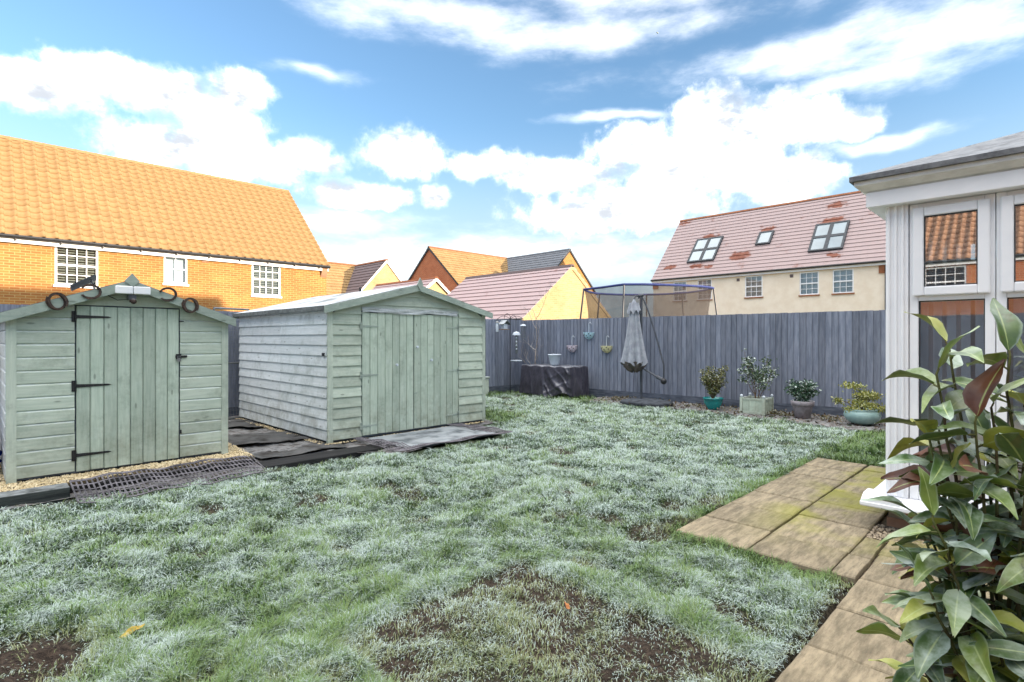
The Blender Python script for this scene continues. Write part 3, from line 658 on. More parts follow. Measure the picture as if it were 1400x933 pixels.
obj('stand', M().tube([(0.82, 6.46, 1.90), (0.85, 6.46, 1.80)], 0.006, 6).tube([(0.80, 6.40, 1.885), (0.84, 6.39, 1.79)], 0.005, 6), MT['galv'], sp)
def horseshoe(cx, cz, rot, label, y, r=0.068):
    pts = []
    for k in range(15):
        a = R(-60+300*k/14); rr = r*(1.0 if 3 < k < 11 else 0.97)
        pts.append((rr*math.cos(a)*0.92, rr*math.sin(a)*1.08))
    m = M(); n = len(pts); V = []
    for i, (x, z) in enumerate(pts):
        l = math.hypot(x, z); nx, nz = x/l, z/l; w = 0.011 if 1 < i < n-2 else 0.008
        V += [(x-nx*w, 0.0, z-nz*w), (x+nx*w, 0.0, z+nz*w), (x+nx*w, -0.011, z+nz*w), (x-nx*w, -0.011, z-nz*w)]
    F = [(4*i+a, 4*i+(a+1) % 4, 4*i+4+(a+1) % 4, 4*i+4+a) for i in range(n-1) for a in range(4)] + [(0,1,2,3), (4*n-1,4*n-2,4*n-3,4*n-4)]
    m.add(V, F); me = m.mesh('horseshoe'); me.transform(Matrix.Translation((cx, y, cz)) @ Matrix.Rotation(R(rot), 4, 'Y'))
    o = obj('horseshoe', me, MT['rust']); tag(o, label, 'horseshoe', 'horseshoes on the shed gable'); return o
yb = Y0-oy1-0.010
horseshoe(0.545, 1.675, 150, 'rusty horseshoe lying beneath another on the barge board on the hinge side of the gable', yb)
horseshoe(0.560, 1.672, -25, 'rusty horseshoe overlapping another on the barge board on the hinge side of the gable', yb-0.012)
horseshoe(0.790, 1.775, 90, 'single rusty horseshoe open upward on the barge board by the solar panel', yb)
horseshoe(1.405, 1.785, 80, 'single rusty horseshoe open upward on the barge board away from the solar panel', yb)
horseshoe(1.60, 1.685, 160, 'rusty horseshoe under another one at the padlock side of the gable', yb)
horseshoe(1.612, 1.680, -20, 'rusty horseshoe laid over another one at the padlock side of the gable', yb-0.012)

# --- larger shed
BX0, BX1, BY0, BY1 = 3.15, 5.75, 6.38, 9.46
s2, oy2 = shed(None, 'large sage green apex shed with plank double doors and frosted felt roof', BX0, BX1, BY0, BY1, 0.05, 1.74, 2.07, (3.60, 5.22, 0.08, 1.70), 0, 0.132, 0.09, 'lap', 2, 'garden sheds')
for a, b, nm in ((3.603, 4.408, 'door'), (4.412, 5.217, 'door')):
    dd = plank_door(s2, a, b, 0.075, 1.68, 7, BY0-0.004, nm)
    for z in (1.50, 0.86, 0.20):
        if a < 4: t_hinge(dd, a+0.0, z, BY0-0.025, 1, MT['sage_trim'], 0.25)
        else: t_hinge(dd, b-0.0, z, BY0-0.025, -1, MT['sage_trim'], 0.25)
    for kx, kz in (((4.12, 0.98),) if a < 4 else ((4.70, 1.03), (4.455, 1.22), (4.46, 0.57))):
        obj('knob', M().lathe([(0.001,0),(0.012,0.0),(0.010,0.015),(0.020,0.022),(0.016,0.034),(0.001,0.036)], (0,0,0), 10), MT['white_pot'], dd)
        o = dd.children[-1]; o.data.transform(Matrix.Translation((kx, BY0-0.024, kz)) @ Matrix.Rotation(R(90), 4, 'X'))
        if kx in (4.455, 4.46): obj('turn_button', M().box(kx-0.05, kx, BY0-0.034, BY0-0.0245, kz-0.006, kz+0.012), MT['sage_trim'], dd)
diamond(4.45, 2.09, 0.05, 0.10, BY0-oy2-0.0085, s2)
# crumpled clear polythene strip over the door head
def strip():
    m = M(); n = 60; V = []
    for i in range(n+1):
        s = i/n; x = 3.60+1.58*s; sag = 0.012*math.sin(s*math.pi*6)+random.uniform(-0.006, 0.006)
        for j in range(4): V.append((x, BY0-0.034-0.010*abs(math.sin(j*1.1+s*9))-0.003*random.random(), 1.745-0.022*j+(0.010*math.sin(s*11)+0.004*math.sin(s*31))*(1 if j else 0.3)))
    m.add(V, [(4*i+j, 4*i+j+1, 4*i+5+j, 4*i+4+j) for i in range(n) for j in range(3)])
    obj('polythene_strip', m, surf('cloudy_polythene', '#b9bfc0', '#a2a8a9', 6, rough=0.35, spec=0.5, vary=0, frost=0.4), s2)['label'] = 'crumpled grey polythene strip over the double doors'
strip()
obj('vent_pipe', M().tube([(4.45, 7.9, 2.08), (4.45, 7.9, 2.16)], 0.02, 8), MT['black_iron'], s2)
obj('latch', M().box(BX0-0.04, BX0-0.022, BY0+0.04, BY0+0.09, 1.12, 1.16), MT['black_iron'], s2)

# timber edging, membrane, boards and plastic mesh mats in front
def timber(x0, x1, y0, y1, z0, z1, label):
    return tag(obj('sleeper', M().box(x0, x1, y0, y1, z0, z1), MT['sleeper'], bevel=0.008), label, 'sleeper', 'timber edging')
timber(-1.9, 0.60, 5.86, 6.06, -0.03, 0.095, 'dark sleeper holding back gravel, running out from under the mesh mat')
timber(0.604, 2.14, 5.97, 6.06, -0.03, 0.065, 'black sleeper under the plastic mesh mat by the small shed door').data.materials[0] = surf('black_edging_timber', '#1b1c1d', '#2a2a2b', 5, (0.6, 8, 8), rough=0.8, vary=0)  # darker timber without frost, so the mat's bars stand out
timber(2.15, 3.62, 5.72, 6.02, -0.03, 0.026, 'dark flat timber lying between the mesh mat and the double doors').data.materials[0] = bpy.data.materials['black_edging_timber']
rb = tag(obj('rubber_board', M().box(3.66, 5.12, 5.42, 6.33, 0.018, 0.045), MT['rubber'], bevel=0.006), 'flat frosted rubber board lying in front of the double doors', 'board')
def mem():
    X, Y = np.meshgrid(np.linspace(2.1, 3.3, 40), np.linspace(6.05, 9.4, 70), indexing='ij')
    Z = 0.035+0.045*(fbm(X*2.4, Y*2.4, 12, 4)-0.5)+0.012*np.abs(np.sin(X*5+Y*3)); nx, ny = X.shape
    m = M(); m.v = np.stack([X, Y, Z], -1).reshape(-1, 3).tolist(); m.f = [(i*ny+j, (i+1)*ny+j, (i+1)*ny+j+1, i*ny+j+1) for i in range(nx-1) for j in range(ny-1) if fbm(np.array([X[i, j]*1.5]), np.array([Y[i, j]*1.5]), 77, 2)[0] > 0.47]
    tag(obj('weed_membrane', m, MT['membrane'], smooth=True, fix=False), 'torn black weed membrane crumpled on soil between the two sheds', 'membrane')
mem()
def mesh_mat(label, x0, x1, y0, y1, zf, cell=0.035, bar=0.008, skip=None, name='mesh_mat', skew=0):
    m = M()
    def line(pts):
        m.tube(pts, bar*0.5, 4, False)
    nx = int((x1-x0)/cell); ny = int((y1-y0)/(cell*1.0))
    P = lambda x, y: (x+skew*(y-y1), y, zf(x, y))
    sub = 1
    for i in range(nx+1):
        x = x0+(x1-x0)*i/nx; run = []
        for j in range(ny+1):
            y = y0+(y1-y0)*j/ny
            if skip and skip(x, y):
                if len(run) > 1: line(run)
                run = []
            else: run.append(P(x, y))
        if len(run) > 1: line(run)
    for j in sorted({*range(0, ny+1, 3), ny}):
        y = y0+(y1-y0)*j/ny; run = []
        for i in range(0, nx+1, 2):
            x = x0+(x1-x0)*i/nx
            if skip and skip(x, y):
                if len(run) > 1: line(run)
                run = []
            else: run.append(P(x, y))
        if len(run) > 1: line(run)
    return tag(obj(name, m, MT['plastic_mesh']), label, 'mat', 'plastic grass mats')
def z1f(x, y):
    base = 0.022+0.082*max(0, min(1, (y-5.56)/0.46))
    return base+0.010*math.sin(x*9+y*4)+0.006*math.sin(x*23)
mesh_mat('black plastic mesh mat draped over the sleeper by the small shed', 0.62, 2.12, 5.50, 6.08, z1f, 0.036, 0.013, skew=0.0)
def z2f(x, y): return 0.058+0.012*math.sin(x*8+y*5)+0.008*math.sin(y*17)
mesh_mat('black plastic mesh mat edging the rubber board by the double doors', 3.46, 5.28, 5.28, 6.34, z2f, 0.036, 0.012,
     skip=lambda x, y: (3.66 < x-0.25*(6.34-y)*0.3 < 4.98) and y > 5.44)

# gravel
def pebbles(name, pts, size, mat, label, z):
    m = M(); V = []; F = []
    ico = [(1,0,0),(-1,0,0),(0,1,0),(0,-1,0),(0,0,1),(0,0,-1)]; fs = [(0,2,4),(2,1,4),(1,3,4),(3,0,4),(2,0,5),(1,2,5),(3,1,5),(0,3,5)]
    for (x, y) in pts:
        a = random.random()*6.28; c, s = math.cos(a), math.sin(a); sz = size*random.uniform(0.6, 1.3); q = (sz, sz*random.uniform(0.55, 0.9), sz*random.uniform(0.4, 0.7)); o = len(V)
        for p in ico:
            px, py, pz = p[0]*q[0]*random.uniform(0.8, 1.15), p[1]*q[1]*random.uniform(0.8, 1.15), p[2]*q[2]; V.append((x+px*c-py*s, y+px*s+py*c, z(x, y)+pz+random.uniform(-0.004, 0.006)))
        F += [tuple(i+o for i in f) for f in fs]
    m.v = V; m.f = F; o = stuff(obj(name, m, mat, fix=False)); o['label'] = label; o['category'] = 'gravel'; return o
obj_gb = structure(obj('gravel_base', M().box(-1.9, 2.16, 6.062, 8.0, -0.02, 0.083), surf('gravel_base', '#6b5f4a', '#877a60', 30, rough=0.95, vary=0)))
pts = [(random.uniform(-1.2, 2.16), random.uniform(6.07, 6.46)) for _ in range(5200)] + [(random.uniform(-0.9, 0.24), random.uniform(6.4, 7.8)) for _ in range(2500)] + [(random.uniform(1.95, 2.2), random.uniform(6.4, 7.6)) for _ in range(700)]
pebbles('gravel', pts, 0.013, MT['gravel'], 'golden gravel around the base of the small shed', lambda x, y: 0.088)
pts = [(random.uniform(3.05, 3.15), random.uniform(6.4, 9.4)) for _ in range(500)] + [(random.uniform(3.1, 5.7), random.uniform(6.30, 6.37)) for _ in range(450)]
pebbles('gravel', pts, 0.012, MT['gravel'], 'thin line of golden gravel along the foot of the large shed', lambda x, y: 0.035)
pts = [(random.uniform(4.27, 4.60), random.uniform(-0.9, 0.90)) for _ in range(2600)]
structure(obj('gravel_trench', M().box(4.25, 4.62, -0.9, 0.9, -0.05, 0.006), surf('gravel_trench_base', '#4a4034', '#5f5344', 30, rough=0.95, vary=0)))
pebbles('gravel', pts, 0.012, MT['gravel_grey'], 'grey brown gravel strip at the foot of the conservatory', lambda x, y: 0.012)

# wire mesh gate leaning behind the large shed
def mesh_gate():
    g = thing('mesh_gate', 'grey steel frame gate with wire mesh leaning between the shed and the dark fence', 'gate', (2.95, 9.6, 0))
    a0, a1 = Vector((2.93, 9.50, 0.03)), Vector((3.52, 9.66, 0.03)); tilt = Vector((-0.14, 0.09, 1.80))
    c = [a0, a1, a1+tilt, a0+tilt]
    for p, q in ((c[0], c[1]), (c[1], c[2]), (c[2], c[3]), (c[3], c[0]), ((c[0]+c[3])/2, (c[1]+c[2])/2)): obj('frame_bar', M().tube([p, q], 0.016, 6), MT['galv'], g)
    m = M()
    for k in range(1, 12): s = k/12; m.tube([c[0].lerp(c[1], s), c[3].lerp(c[2], s)], 0.0022, 3, False)
    for k in range(1, 30): s = k/30; m.tube([c[0].lerp(c[3], s), c[1].lerp(c[2], s)], 0.0022, 3, False)
    obj('wire_mesh', m, MT['galv'], g)
mesh_gate()
# clutter beyond the small shed: timber lean-to and blue tarp bundle
lt = thing('log_store', 'weathered timber log store beside the small shed', 'log store', (-0.5, 8.0, 0.08))
for x, y in ((-0.9, 7.3), (-0.12, 7.3), (-0.9, 8.2), (-0.12, 8.2)): obj('post', M().box(x-0.03, x+0.03, y-0.03, y+0.03, 0.08, 1.45), MT['raw_timber'], lt)
for z in (0.45, 0.95): obj('rail', M().box(-0.95, -0.07, 7.255, 7.268, z, z+0.09), MT['raw_timber'], lt)
obj('roof', M().prism([(7.15, 1.45), (8.3, 1.55), (8.3, 1.57), (7.15, 1.475)], -1.0, -0.02, lambda e, y, z: (e, y, z)), MT['felt'], lt)
m = M()
V = []; 
for i in range(13):
    for j in range(17):
        a = j/16*2*math.pi; zz = 0.09+0.62*i/12; r = 0.20*math.sin(math.pi*min(1, 0.25+0.7*i/12))*(1+0.22*math.sin(5*a+i)+0.15*math.sin(9*a-i*2)); V.append((-0.02+r*math.cos(a), 6.98+r*math.sin(a), zz))
m.add(V, [(i*17+j, i*17+j+1, (i+1)*17+j+1, (i+1)*17+j) for i in range(12) for j in range(16)])
tag(obj('tarp_bundle', m, MT['blue_tarp'], smooth=True), 'crumpled blue tarpaulin bundle beside the small shed', 'tarpaulin')
st_ = thing('storage_box', 'pale green storage box against the dark fence beside the large shed', 'storage box', (8.25, 9.4, 0))
obj('body', M().box(8.0, 8.5, 9.25, 9.53, 0.0, 0.40), MT['sage_trim_z'], st_, bevel=0.012); obj('lid', M().box(7.985, 8.515, 9.235, 9.545, 0.402, 0.45), MT['sage_trim'], st_, bevel=0.01)

# ================================================================ things along the back fence
def draped_table():
    x0, x1, y0, y1, h = 9.32, 9.96, 7.52, 8.98, 0.70
    t = thing('covered_table', 'garden table hidden under a draped black tarpaulin by the fence corner', 'table', ((x0+x1)/2, (y0+y1)/2, 0))
    for x in (x0+0.06, x1-0.06):
        for y in (y0+0.06, y1-0.06): obj('leg', M().box(x-0.02, x+0.02, y-0.02, y+0.02, 0, h-0.04), MT['dark_metal'], t)
    obj('tabletop', M().box(x0+0.03, x1-0.03, y0+0.03, y1-0.03, h-0.04, h-0.012), MT['dark_metal'], t)
    # cloth: perimeter rings going down, folds deepening
    per = []; n = 300
    W, L = x1-x0, y1-y0; tot = 2*(W+L)
    for k in range(n):
        s = tot*k/n
        if s < L: per.append((x0, y1-s, -1, 0))
        elif s < L+W: per.append((x0+s-L, y0, 0, -1))
        elif s < 2*L+W: per.append((x1, y0+s-L-W, 1, 0))
        else: per.append((x1-(s-2*L-W), y1, 0, 1))
    V = []; rows = 26
    for r in range(rows+1):
        q = r/rows
        for k, (x, y, nx, ny) in enumerate(per):
            s = k/n*tot
            rdg = lambda v: (1-abs(math.sin(v)))**3.5
            f = 1.1*rdg(s*3.7+0.5*math.sin(q*2+s))+0.8*rdg(s*8.3-q*0.9+1)+0.45*rdg(s*15+q*2.2)
            sw = 0
            if nx == -1 and y < 8.25:      # gathered swag on the half nearer the parasol
                v = (8.25-y); sw = 1.2*rdg(v*5.5-q*3.4)+0.9*rdg(v*10-q*6.5+0.7)+0.5*rdg(v*3+q*7)
                f *= 0.35
            dpt = 0.010+q**0.7*(0.045*f+0.055*sw)+0.045*q+0.004*math.sin(s*61+q*23)*math.sin(q*31)
            zb = 0.03+0.02*math.sin(s*5)+(0.10*math.sin((8.05-y)*4.2)**2 if (nx == -1 and y < 8.05) else 0)
            V.append((x+nx*dpt, y+ny*dpt+0.03*q*math.sin(s*13+1), h+0.004-(h-zb)*q+0.012*math.sin(s*17)*(1-q)))
    F = [(r*n+k, r*n+(k+1) % n, (r+1)*n+(k+1) % n, (r+1)*n+k) for r in range(rows) for k in range(n)]
    c = len(V); V.append(((x0+x1)/2, (y0+y1)/2, h-0.003)); F += [(k, (k+1) % n, c) for k in range(n)]
    o = obj('cover', M().add(V, F), MT['black_tarp'], t, smooth=True); o['label'] = 'wrinkled black tarpaulin cover hanging to the grass'
    p = M().lathe([(0.0,0.0),(0.085,0),(0.105,0.05),(0.145,0.235),(0.155,0.24),(0.155,0.262),(0.142,0.262),(0.135,0.24),(0.10,0.06),(0.0,0.05)], (9.62, 8.22, h+0.004), 28)
    tag(obj('plant_pot', p, MT['white_pot'], smooth=True), 'empty white plastic pot standing on the tarpaulin covered table', 'plant pot')
draped_table()

def hanging_planter(y, z, mat, spots, label):
    x = 10.13 - 0.0
    xf = 10.15 + (9.62-y)*(0.57/11.02) - 0.022
    t = thing('hanging_planter', label, 'wall planter', (xf, y, z), 'umbrella shaped wall planters')
    seg = 20; V = []; prof = [(0.152, 0.0), (0.150, -0.012), (0.138, -0.06), (0.11, -0.11), (0.07, -0.148), (0.02, -0.168), (0.001, -0.17)]
    for r, dz in prof:
        for k in range(seg+1):
            a = math.pi*k/seg; sc = 1+0.035*abs(math.sin(a*4))*(r > 0.02)
            V.append((xf-r*sc*math.sin(a)*0.75, y+r*sc*math.cos(a), z+dz - (0.012*abs(math.sin(a*4)) if dz == 0 else 0)))
    m = M().add(V, [(i*(seg+1)+k, i*(seg+1)+k+1, (i+1)*(seg+1)+k+1, (i+1)*(seg+1)+k) for i in range(len(prof)-1) for k in range(seg)])
    m.prism([(y-0.15, z-0.006), (y+0.15, z-0.006), (y+0.11, z-0.11), (y, z-0.17), (y-0.11, z-0.11)], xf-0.004, xf, lambda e, a, b: (e, a, b))
    obj('bowl', m, mat, t, smooth=True)
    hook = [(xf-0.012, y, z-0.17), (xf-0.012, y, z), (xf-0.012, y, z+0.19)] + [(xf-0.012, y-0.032+0.032*math.cos(R(a)), z+0.19+0.032*math.sin(R(a))) for a in range(20, 220, 25)]
    obj('handle', M().tube(hook, 0.008, 8), MT['white_pot'], t)
    for (a, dz) in spots:
        rr = np.interp(dz, [-0.17, -0.11, -0.06, 0], [0.02, 0.11, 0.138, 0.152])
        obj('painted_flower', M().ball((xf-(rr*math.sin(a)*0.75+0.004), y+(rr+0.004)*math.cos(a), z+dz), 0.013, 8, 5), MT['black_iron'] if mat is not MT['pink_pot'] else MT['rust'], t)
MT['pink_pot'] = surf('pale_pink_glaze', '#ecdfe5', '#e0d0d8', 6, rough=0.5, vary=0, bump=0)
MT['yellow_pot'] = surf('pale_yellow_glaze', '#ece5b8', '#e0d8a8', 6, rough=0.5, vary=0, bump=0)
MT['blue_pot'] = surf('pale_blue_glaze', '#c0e0ec', '#aed4e3', 6, rough=0.5, vary=0, bump=0)
sps = [(1.1, -0.045), (1.5, -0.08), (1.95, -0.04), (2.3, -0.075), (1.57, -0.12), (0.8, -0.07)]
hanging_planter(7.68, 1.48, MT['blue_pot'], sps, 'pale blue umbrella shaped planter hung highest on the fence')
hanging_planter(8.16, 1.17, MT['pink_pot'], sps, 'pale pink umbrella shaped planter hung on the fence above the covered table')
hanging_planter(7.20, 1.17, MT['yellow_pot'], sps, 'pale yellow umbrella shaped planter hung on the fence nearer the parasol')

def parasol():
    bx, by = 9.62, 5.92
    t = thing('parasol', 'closed grey cantilever parasol with curved arm in front of the fence', 'parasol', (bx, by, 0))
    m = M(); n = 28; V = []
    for r, z in ((0.0, 0.0), (0.50, 0.0), (0.53, 0.03), (0.50, 0.085), (0.30, 0.115), (0.12, 0.12), (0.0, 0.12)):
        for k in range(n):
            a = 2*math.pi*k/n; ex = 3.2; cc, ss = math.cos(a), math.sin(a); q = (abs(cc)**ex+abs(ss)**ex)**(-1/ex); V.append((bx-0.02+r*0.72*q*cc, by-0.13+r*0.98*q*ss, z))
    m.add(V, [(i*n+k, i*n+(k+1) % n, (i+1)*n+(k+1) % n, (i+1)*n+k) for i in range(6) for k in range(n)]); obj('base', m, MT['slab_dark'], t, smooth=True)
    obj('pole', M().tube([(bx, by, 0.1), (bx, by, 2.17)], 0.028, 10), MT['dark_metal'], t)
    arm = []
    for k in range(14):
        s = k/13; arm.append((bx+0.06, by+0.03-0.50*min(1, s*1.18)**0.85, 2.20-1.66*s**1.08))
    arm = [(bx, by+0.06, 2.15), (bx+0.02, by+0.05, 2.21)] + arm; obj('arm', M().tube(arm, 0.017, 8), MT['dark_metal'], t)
    obj('crank_handle', M().tube([(bx-0.02, by-0.03, 0.74), (bx-0.05, by-0.30, 0.62), (bx-0.05, by-0.42, 0.56)], 0.016, 8).tube([(bx-0.05, by-0.38, 0.58), (bx-0.05, by-0.50, 0.53)], 0.035, 8), MT['dark_metal'], t)
    obj('crank_wheel', M().ball((bx-0.05, by-0.53, 0.50), 0.06, 12, 8), MT['black_iron'], t, smooth=True)
    cx, cy = bx-0.13, by+0.085; V = []; n = 64; prof = [(0.012,2.13),(0.05,2.05),(0.065,2.0),(0.075,1.9),(0.085,1.89),(0.10,1.72),(0.135,1.45),(0.175,1.18),(0.215,0.92),(0.235,0.82)]
    def fold(a, s): return 1+0.20*s*math.sin(8*a+0.5*math.sin(3*a))+0.07*s*math.sin(19*a+1)
    for i, (r, z) in enumerate(prof):
        s = i/(len(prof)-1)
        for k in range(n):
            a = 2*math.pi*k/n; q = r*fold(a, 0.35+0.65*s); V.append((cx+q*math.cos(a), cy+q*math.sin(a)*1.05, z+(0.04*math.sin(8*a)*s if i > 7 else 0)))
    obj('canopy', M().add(V, [(i*n+k, i*n+(k+1) % n, (i+1)*n+(k+1) % n, (i+1)*n+k) for i in range(len(prof)-1) for k in range(n)]), MT['grey_canvas'], t, smooth=True)
    V = []
    for i, (r, z) in enumerate(((0.225, 0.86), (0.20, 0.78), (0.13, 0.70), (0.05, 0.66))):
        for k in range(n):
            a = 2*math.pi*k/n; q = r*(1+0.10*math.sin(11*a+i)+0.08*math.sin(5*a)); V.append((cx+q*math.cos(a), cy+q*math.sin(a), z+0.02*math.sin(7*a+i)))
    obj('inner_folds', M().add(V, [(i*n+k, i*n+(k+1) % n, (i+1)*n+(k+1) % n, (i+1)*n+k) for i in range(3) for k in range(n)]), surf('crumpled_canvas_lining', '#6f655f', '#55504e', 12, rough=0.9, vary=0, bump=0.5), t, smooth=True)
    V = []; sk = [(0.085, 2.05), (0.125, 1.90), (0.135, 1.86)]
    for i, (r, z) in enumerate(sk):
        for k in range(n):
            a = 2*math.pi*k/n; q = r*(1+0.12*math.sin(8*a)); V.append((cx+q*math.cos(a), cy+q*math.sin(a), z+0.02*math.sin(8*a+1)*i))
    obj('vent_flap', M().add(V, [(i*n+k, i*n+(k+1) % n, (i+1)*n+(k+1) % n, (i+1)*n+k) for i in range(2) for k in range(n)]), MT['grey_canvas'], t, smooth=True)
    obj('hanger', M().tube([(cx, cy, 2.13), (cx+0.04, cy-0.01, 2.20), (bx, by+0.03, 2.19)], 0.018, 8).tube([(bx-0.03, by+0.05, 2.20), (bx+0.07, by+0.0, 2.215)], 0.028, 8), MT['dark_metal'], t)
parasol()

def leaves(m, pts, size, flat=0.6):
    for p in pts:
        d = Vector((random.gauss(0,1), random.gauss(0,1), random.gauss(0.2,flat))).normalized(); u = d.orthogonal().normalized()
        q = Vector((random.gauss(0,1), random.gauss(0,1), random.gauss(0,1))); u = (u*math.cos(q.x)+d.cross(u)*math.sin(q.x)); w = d.cross(u)
        L = size*random.uniform(0.6, 1.3); p = Vector(p)
        m.add([p, p+u*L*0.5+w*L*0.26+d*L*0.06, p+u*L, p+u*L*0.5-w*L*0.26+d*L*0.06], [(0,1,2,3)])
def foliage(name, m, mat, parent):
    me = m.mesh(name, False, False); at = me.attributes.new('tint', 'FLOAT', 'POINT'); n = len(me.vertices)//4
    at.data.foreach_set('value', np.repeat(RNG.random(n), 4).astype(np.float32)); return obj(name, me, mat, parent)
def twigs(base, n, spread, h, r0=0.006, lean=(0,0)):
    m = M(); tips = []
    for k in range(n):
        a = random.random()*6.28; s = spread*random.uniform(0.3, 1); hh = h*random.uniform(0.55, 1)
        pts = [Vector(base)]; 
        for i in range(1, 6):
            f = i/5; pts.append(Vector(base)+Vector((math.cos(a)*s*f**1.2+lean[0]*f+random.uniform(-.015,.015), math.sin(a)*s*f**1.2+lean[1]*f+random.uniform(-.015,.015), hh*f)))
        m.tube(pts, [r0*(1-0.7*i/5) for i in range(6)], 5, False); tips.append(pts)
    return m, tips
# teal bowl with a feathery olive shrub
t = thing('potted_shrub', 'feathery olive shrub in a teal glazed pot before the fence', 'potted plant', (9.80, 4.50, 0.02), 'pots along the fence')
t2c = (9.80, 4.50, 0.02)
obj('pot', M().lathe([(0,0),(0.095,0),(0.10,0.02),(0.135,0.07),(0.165,0.13),(0.172,0.19),(0.185,0.195),(0.185,0.215),(0.165,0.215),(0.155,0.17),(0,0.16)], t2c, 30), MT['teal'], t, smooth=True)
m, tp = twigs((9.80, 4.50, 0.18), 46, 0.26, 0.62); obj('stems', m, MT['twig'], t)
m = M(); leaves(m, [p[i]+Vector((random.uniform(-.03,.03), random.uniform(-.03,.03), random.uniform(-.02,.04))) for p in tp for i in (2,3,4,5) for _ in range(11)], 0.042); foliage('foliage', m, MT['shrub_olive'], t)
# square wooden planter with ball finials
def wood_planter():
    cx, cy, w, h = 9.83, 3.72, 0.19, 0.29; t = thing('wooden_planter', 'sage wooden planter box with ball finials and a frosted rose', 'potted plant', (cx, cy, 0.015), 'pots along the fence')
    z = 0.015
    for sx in (-1, 1):
        for sy in (-1, 1):
            obj('corner_post', M().box(cx+sx*w-0.022, cx+sx*w+0.022, cy+sy*w-0.022, cy+sy*w+0.022, z, z+h), MT['sage_trim_z'], t)
            obj('ball_finial', M().ball((cx+sx*w, cy+sy*w, z+h+0.026), 0.025, 12, 8), MT['white_pot'], t, smooth=True)
    for k in range(3):
        a = cy-w+0.024+k*(2*w-0.048)/3; b = a+(2*w-0.048)/3-0.003
        for xx in (cx-w-0.008, cx+w-0.004): obj('panel_board', M().box(xx, xx+0.012, a, b, z+0.05, z+h-0.045), MT['sage_z'], t)
        a += cx-cy; b += cx-cy
        for yy in (cy-w-0.008, cy+w-0.004): obj('panel_board', M().box(a, b, yy, yy+0.012, z+0.05, z+h-0.045), MT['sage_z'], t)
    for zz in ((z+0.01, z+0.05), (z+h-0.045, z+h-0.008)):
        for s in (-1, 1):
            obj('rail', M().box(cx+s*w-0.014, cx+s*w+0.014, cy-w+0.0225, cy+w-0.0225, *zz), MT['sage_trim_z'], t); obj('rail', M().box(cx-w+0.0225, cx+w-0.0225, cy+s*w-0.014, cy+s*w+0.014, *zz), MT['sage_trim_z'], t)
    obj('soil', M().box(cx-w+0.015, cx+w-0.015, cy-w+0.015, cy+w-0.015, z+h-0.08, z+h-0.05), MT['soil'], t)
    m = M(); tips = []
    for (dx, dy, hh) in ((-0.02, 0.22, 0.86), (0.0, 0.10, 0.70), (0.02, -0.20, 0.74), (0.0, -0.32, 0.60), (0.05, 0.03, 0.5), (-0.05, -0.10, 0.45), (0.03, 0.26, 0.62)):
        pts = [Vector((cx, cy+dy*0.1, z+h-0.06))]
        for i in range(1, 7): f = i/6; pts.append(Vector((cx+dx*f+random.uniform(-.02,.02), cy+dy*f**0.9+random.uniform(-.02,.02), z+h-0.06+hh*f)))
        m.tube(pts, [0.007*(1-0.6*i/6) for i in range(7)], 5, False); tips.append(pts)
        for i in (3, 4, 5):
            q = [pts[i], pts[i]+Vector((random.uniform(-.08,.08), random.uniform(-.14,.14), random.uniform(0.0,.10)))]; m.tube(q, 0.003, 4, False); tips.append([q[0], q[0], q[1], q[1], q[1], q[1], q[1]])
    obj('stems', m, MT['twig'], t); m = M()
    leaves(m, [p[i]+Vector((random.gauss(0,.035), random.gauss(0,.045), random.gauss(0,.03))) for p in tips for i in (3,4,5,6) for _ in range(8)], 0.055); foliage('foliage', m, MT['shrub_frost'], t)
wood_planter()
# weathered stone pot
t = thing('potted_shrub', 'rounded dark evergreen in a weathered grey pot before the fence', 'potted plant', (9.78, 2.96, 0.015), 'pots along the fence')
c0 = (9.78, 2.96, 0.015)
obj('pot', M().lathe([(0,0),(0.115,0),(0.15,0.20),(0.153,0.205),(0.172,0.207),(0.178,0.285),(0.17,0.29),(0.15,0.285),(0.14,0.25),(0,0.245)], c0, 30), MT['stone_pot'], t, smooth=True)
m, tp = twigs((9.78, 2.96, 0.24), 40, 0.22, 0.40); obj('stems', m, MT['twig'], t)
m = M(); leaves(m, [p[i]+Vector((random.gauss(0,.025), random.gauss(0,.025), random.gauss(0,.02))) for p in tp for i in (2,3,4,5) for _ in range(11)], 0.052); foliage('foliage', m, MT['shrub_dark'], t)
# celadon bowl with layered lime shrub
t = thing('potted_shrub', 'layered lime and pink tipped shrub in a pale celadon bowl by the conservatory end', 'potted plant', (9.74, 2.10, 0.02), 'pots along the fence')
c0 = (9.74, 2.10, 0.02)
obj('pot', M().lathe([(0,0),(0.12,0),(0.19,0.035),(0.235,0.09),(0.25,0.14),(0.235,0.19),(0.215,0.215),(0.225,0.228),(0.215,0.235),(0.195,0.21),(0,0.20)], c0, 34), MT['celadon'], t, smooth=True)
m = M(); pads = []
for (dx, dy, dz, rr) in ((0, 0.12, 0.58, 0.13), (0, -0.03, 0.47, 0.14), (0, -0.14, 0.44, 0.10), (-0.02, 0.33, 0.34, 0.06), (-0.08, 0.02, 0.32, 0.12), (-0.1, -0.12, 0.30, 0.10), (0, -0.24, 0.26, 0.09), (-0.15, 0.1, 0.24, 0.09), (0.05, 0.0, 0.40, 0.12), (0, -0.36, 0.22, 0.07)):
    m.tube([(9.74, 2.10, 0.2), (9.74+dx*0.5, 2.1+dy*0.6, 0.2+dz*0.4), (9.74+dx, 2.10+dy, 0.02+dz)], [0.009, 0.006, 0.003], 5, False)
    pads += [(9.74+dx+random.gauss(0, rr*0.5), 2.10+dy+random.gauss(0, rr*0.55), 0.02+dz+random.gauss(0, 0.022)) for _ in range(int(2300*rr))]
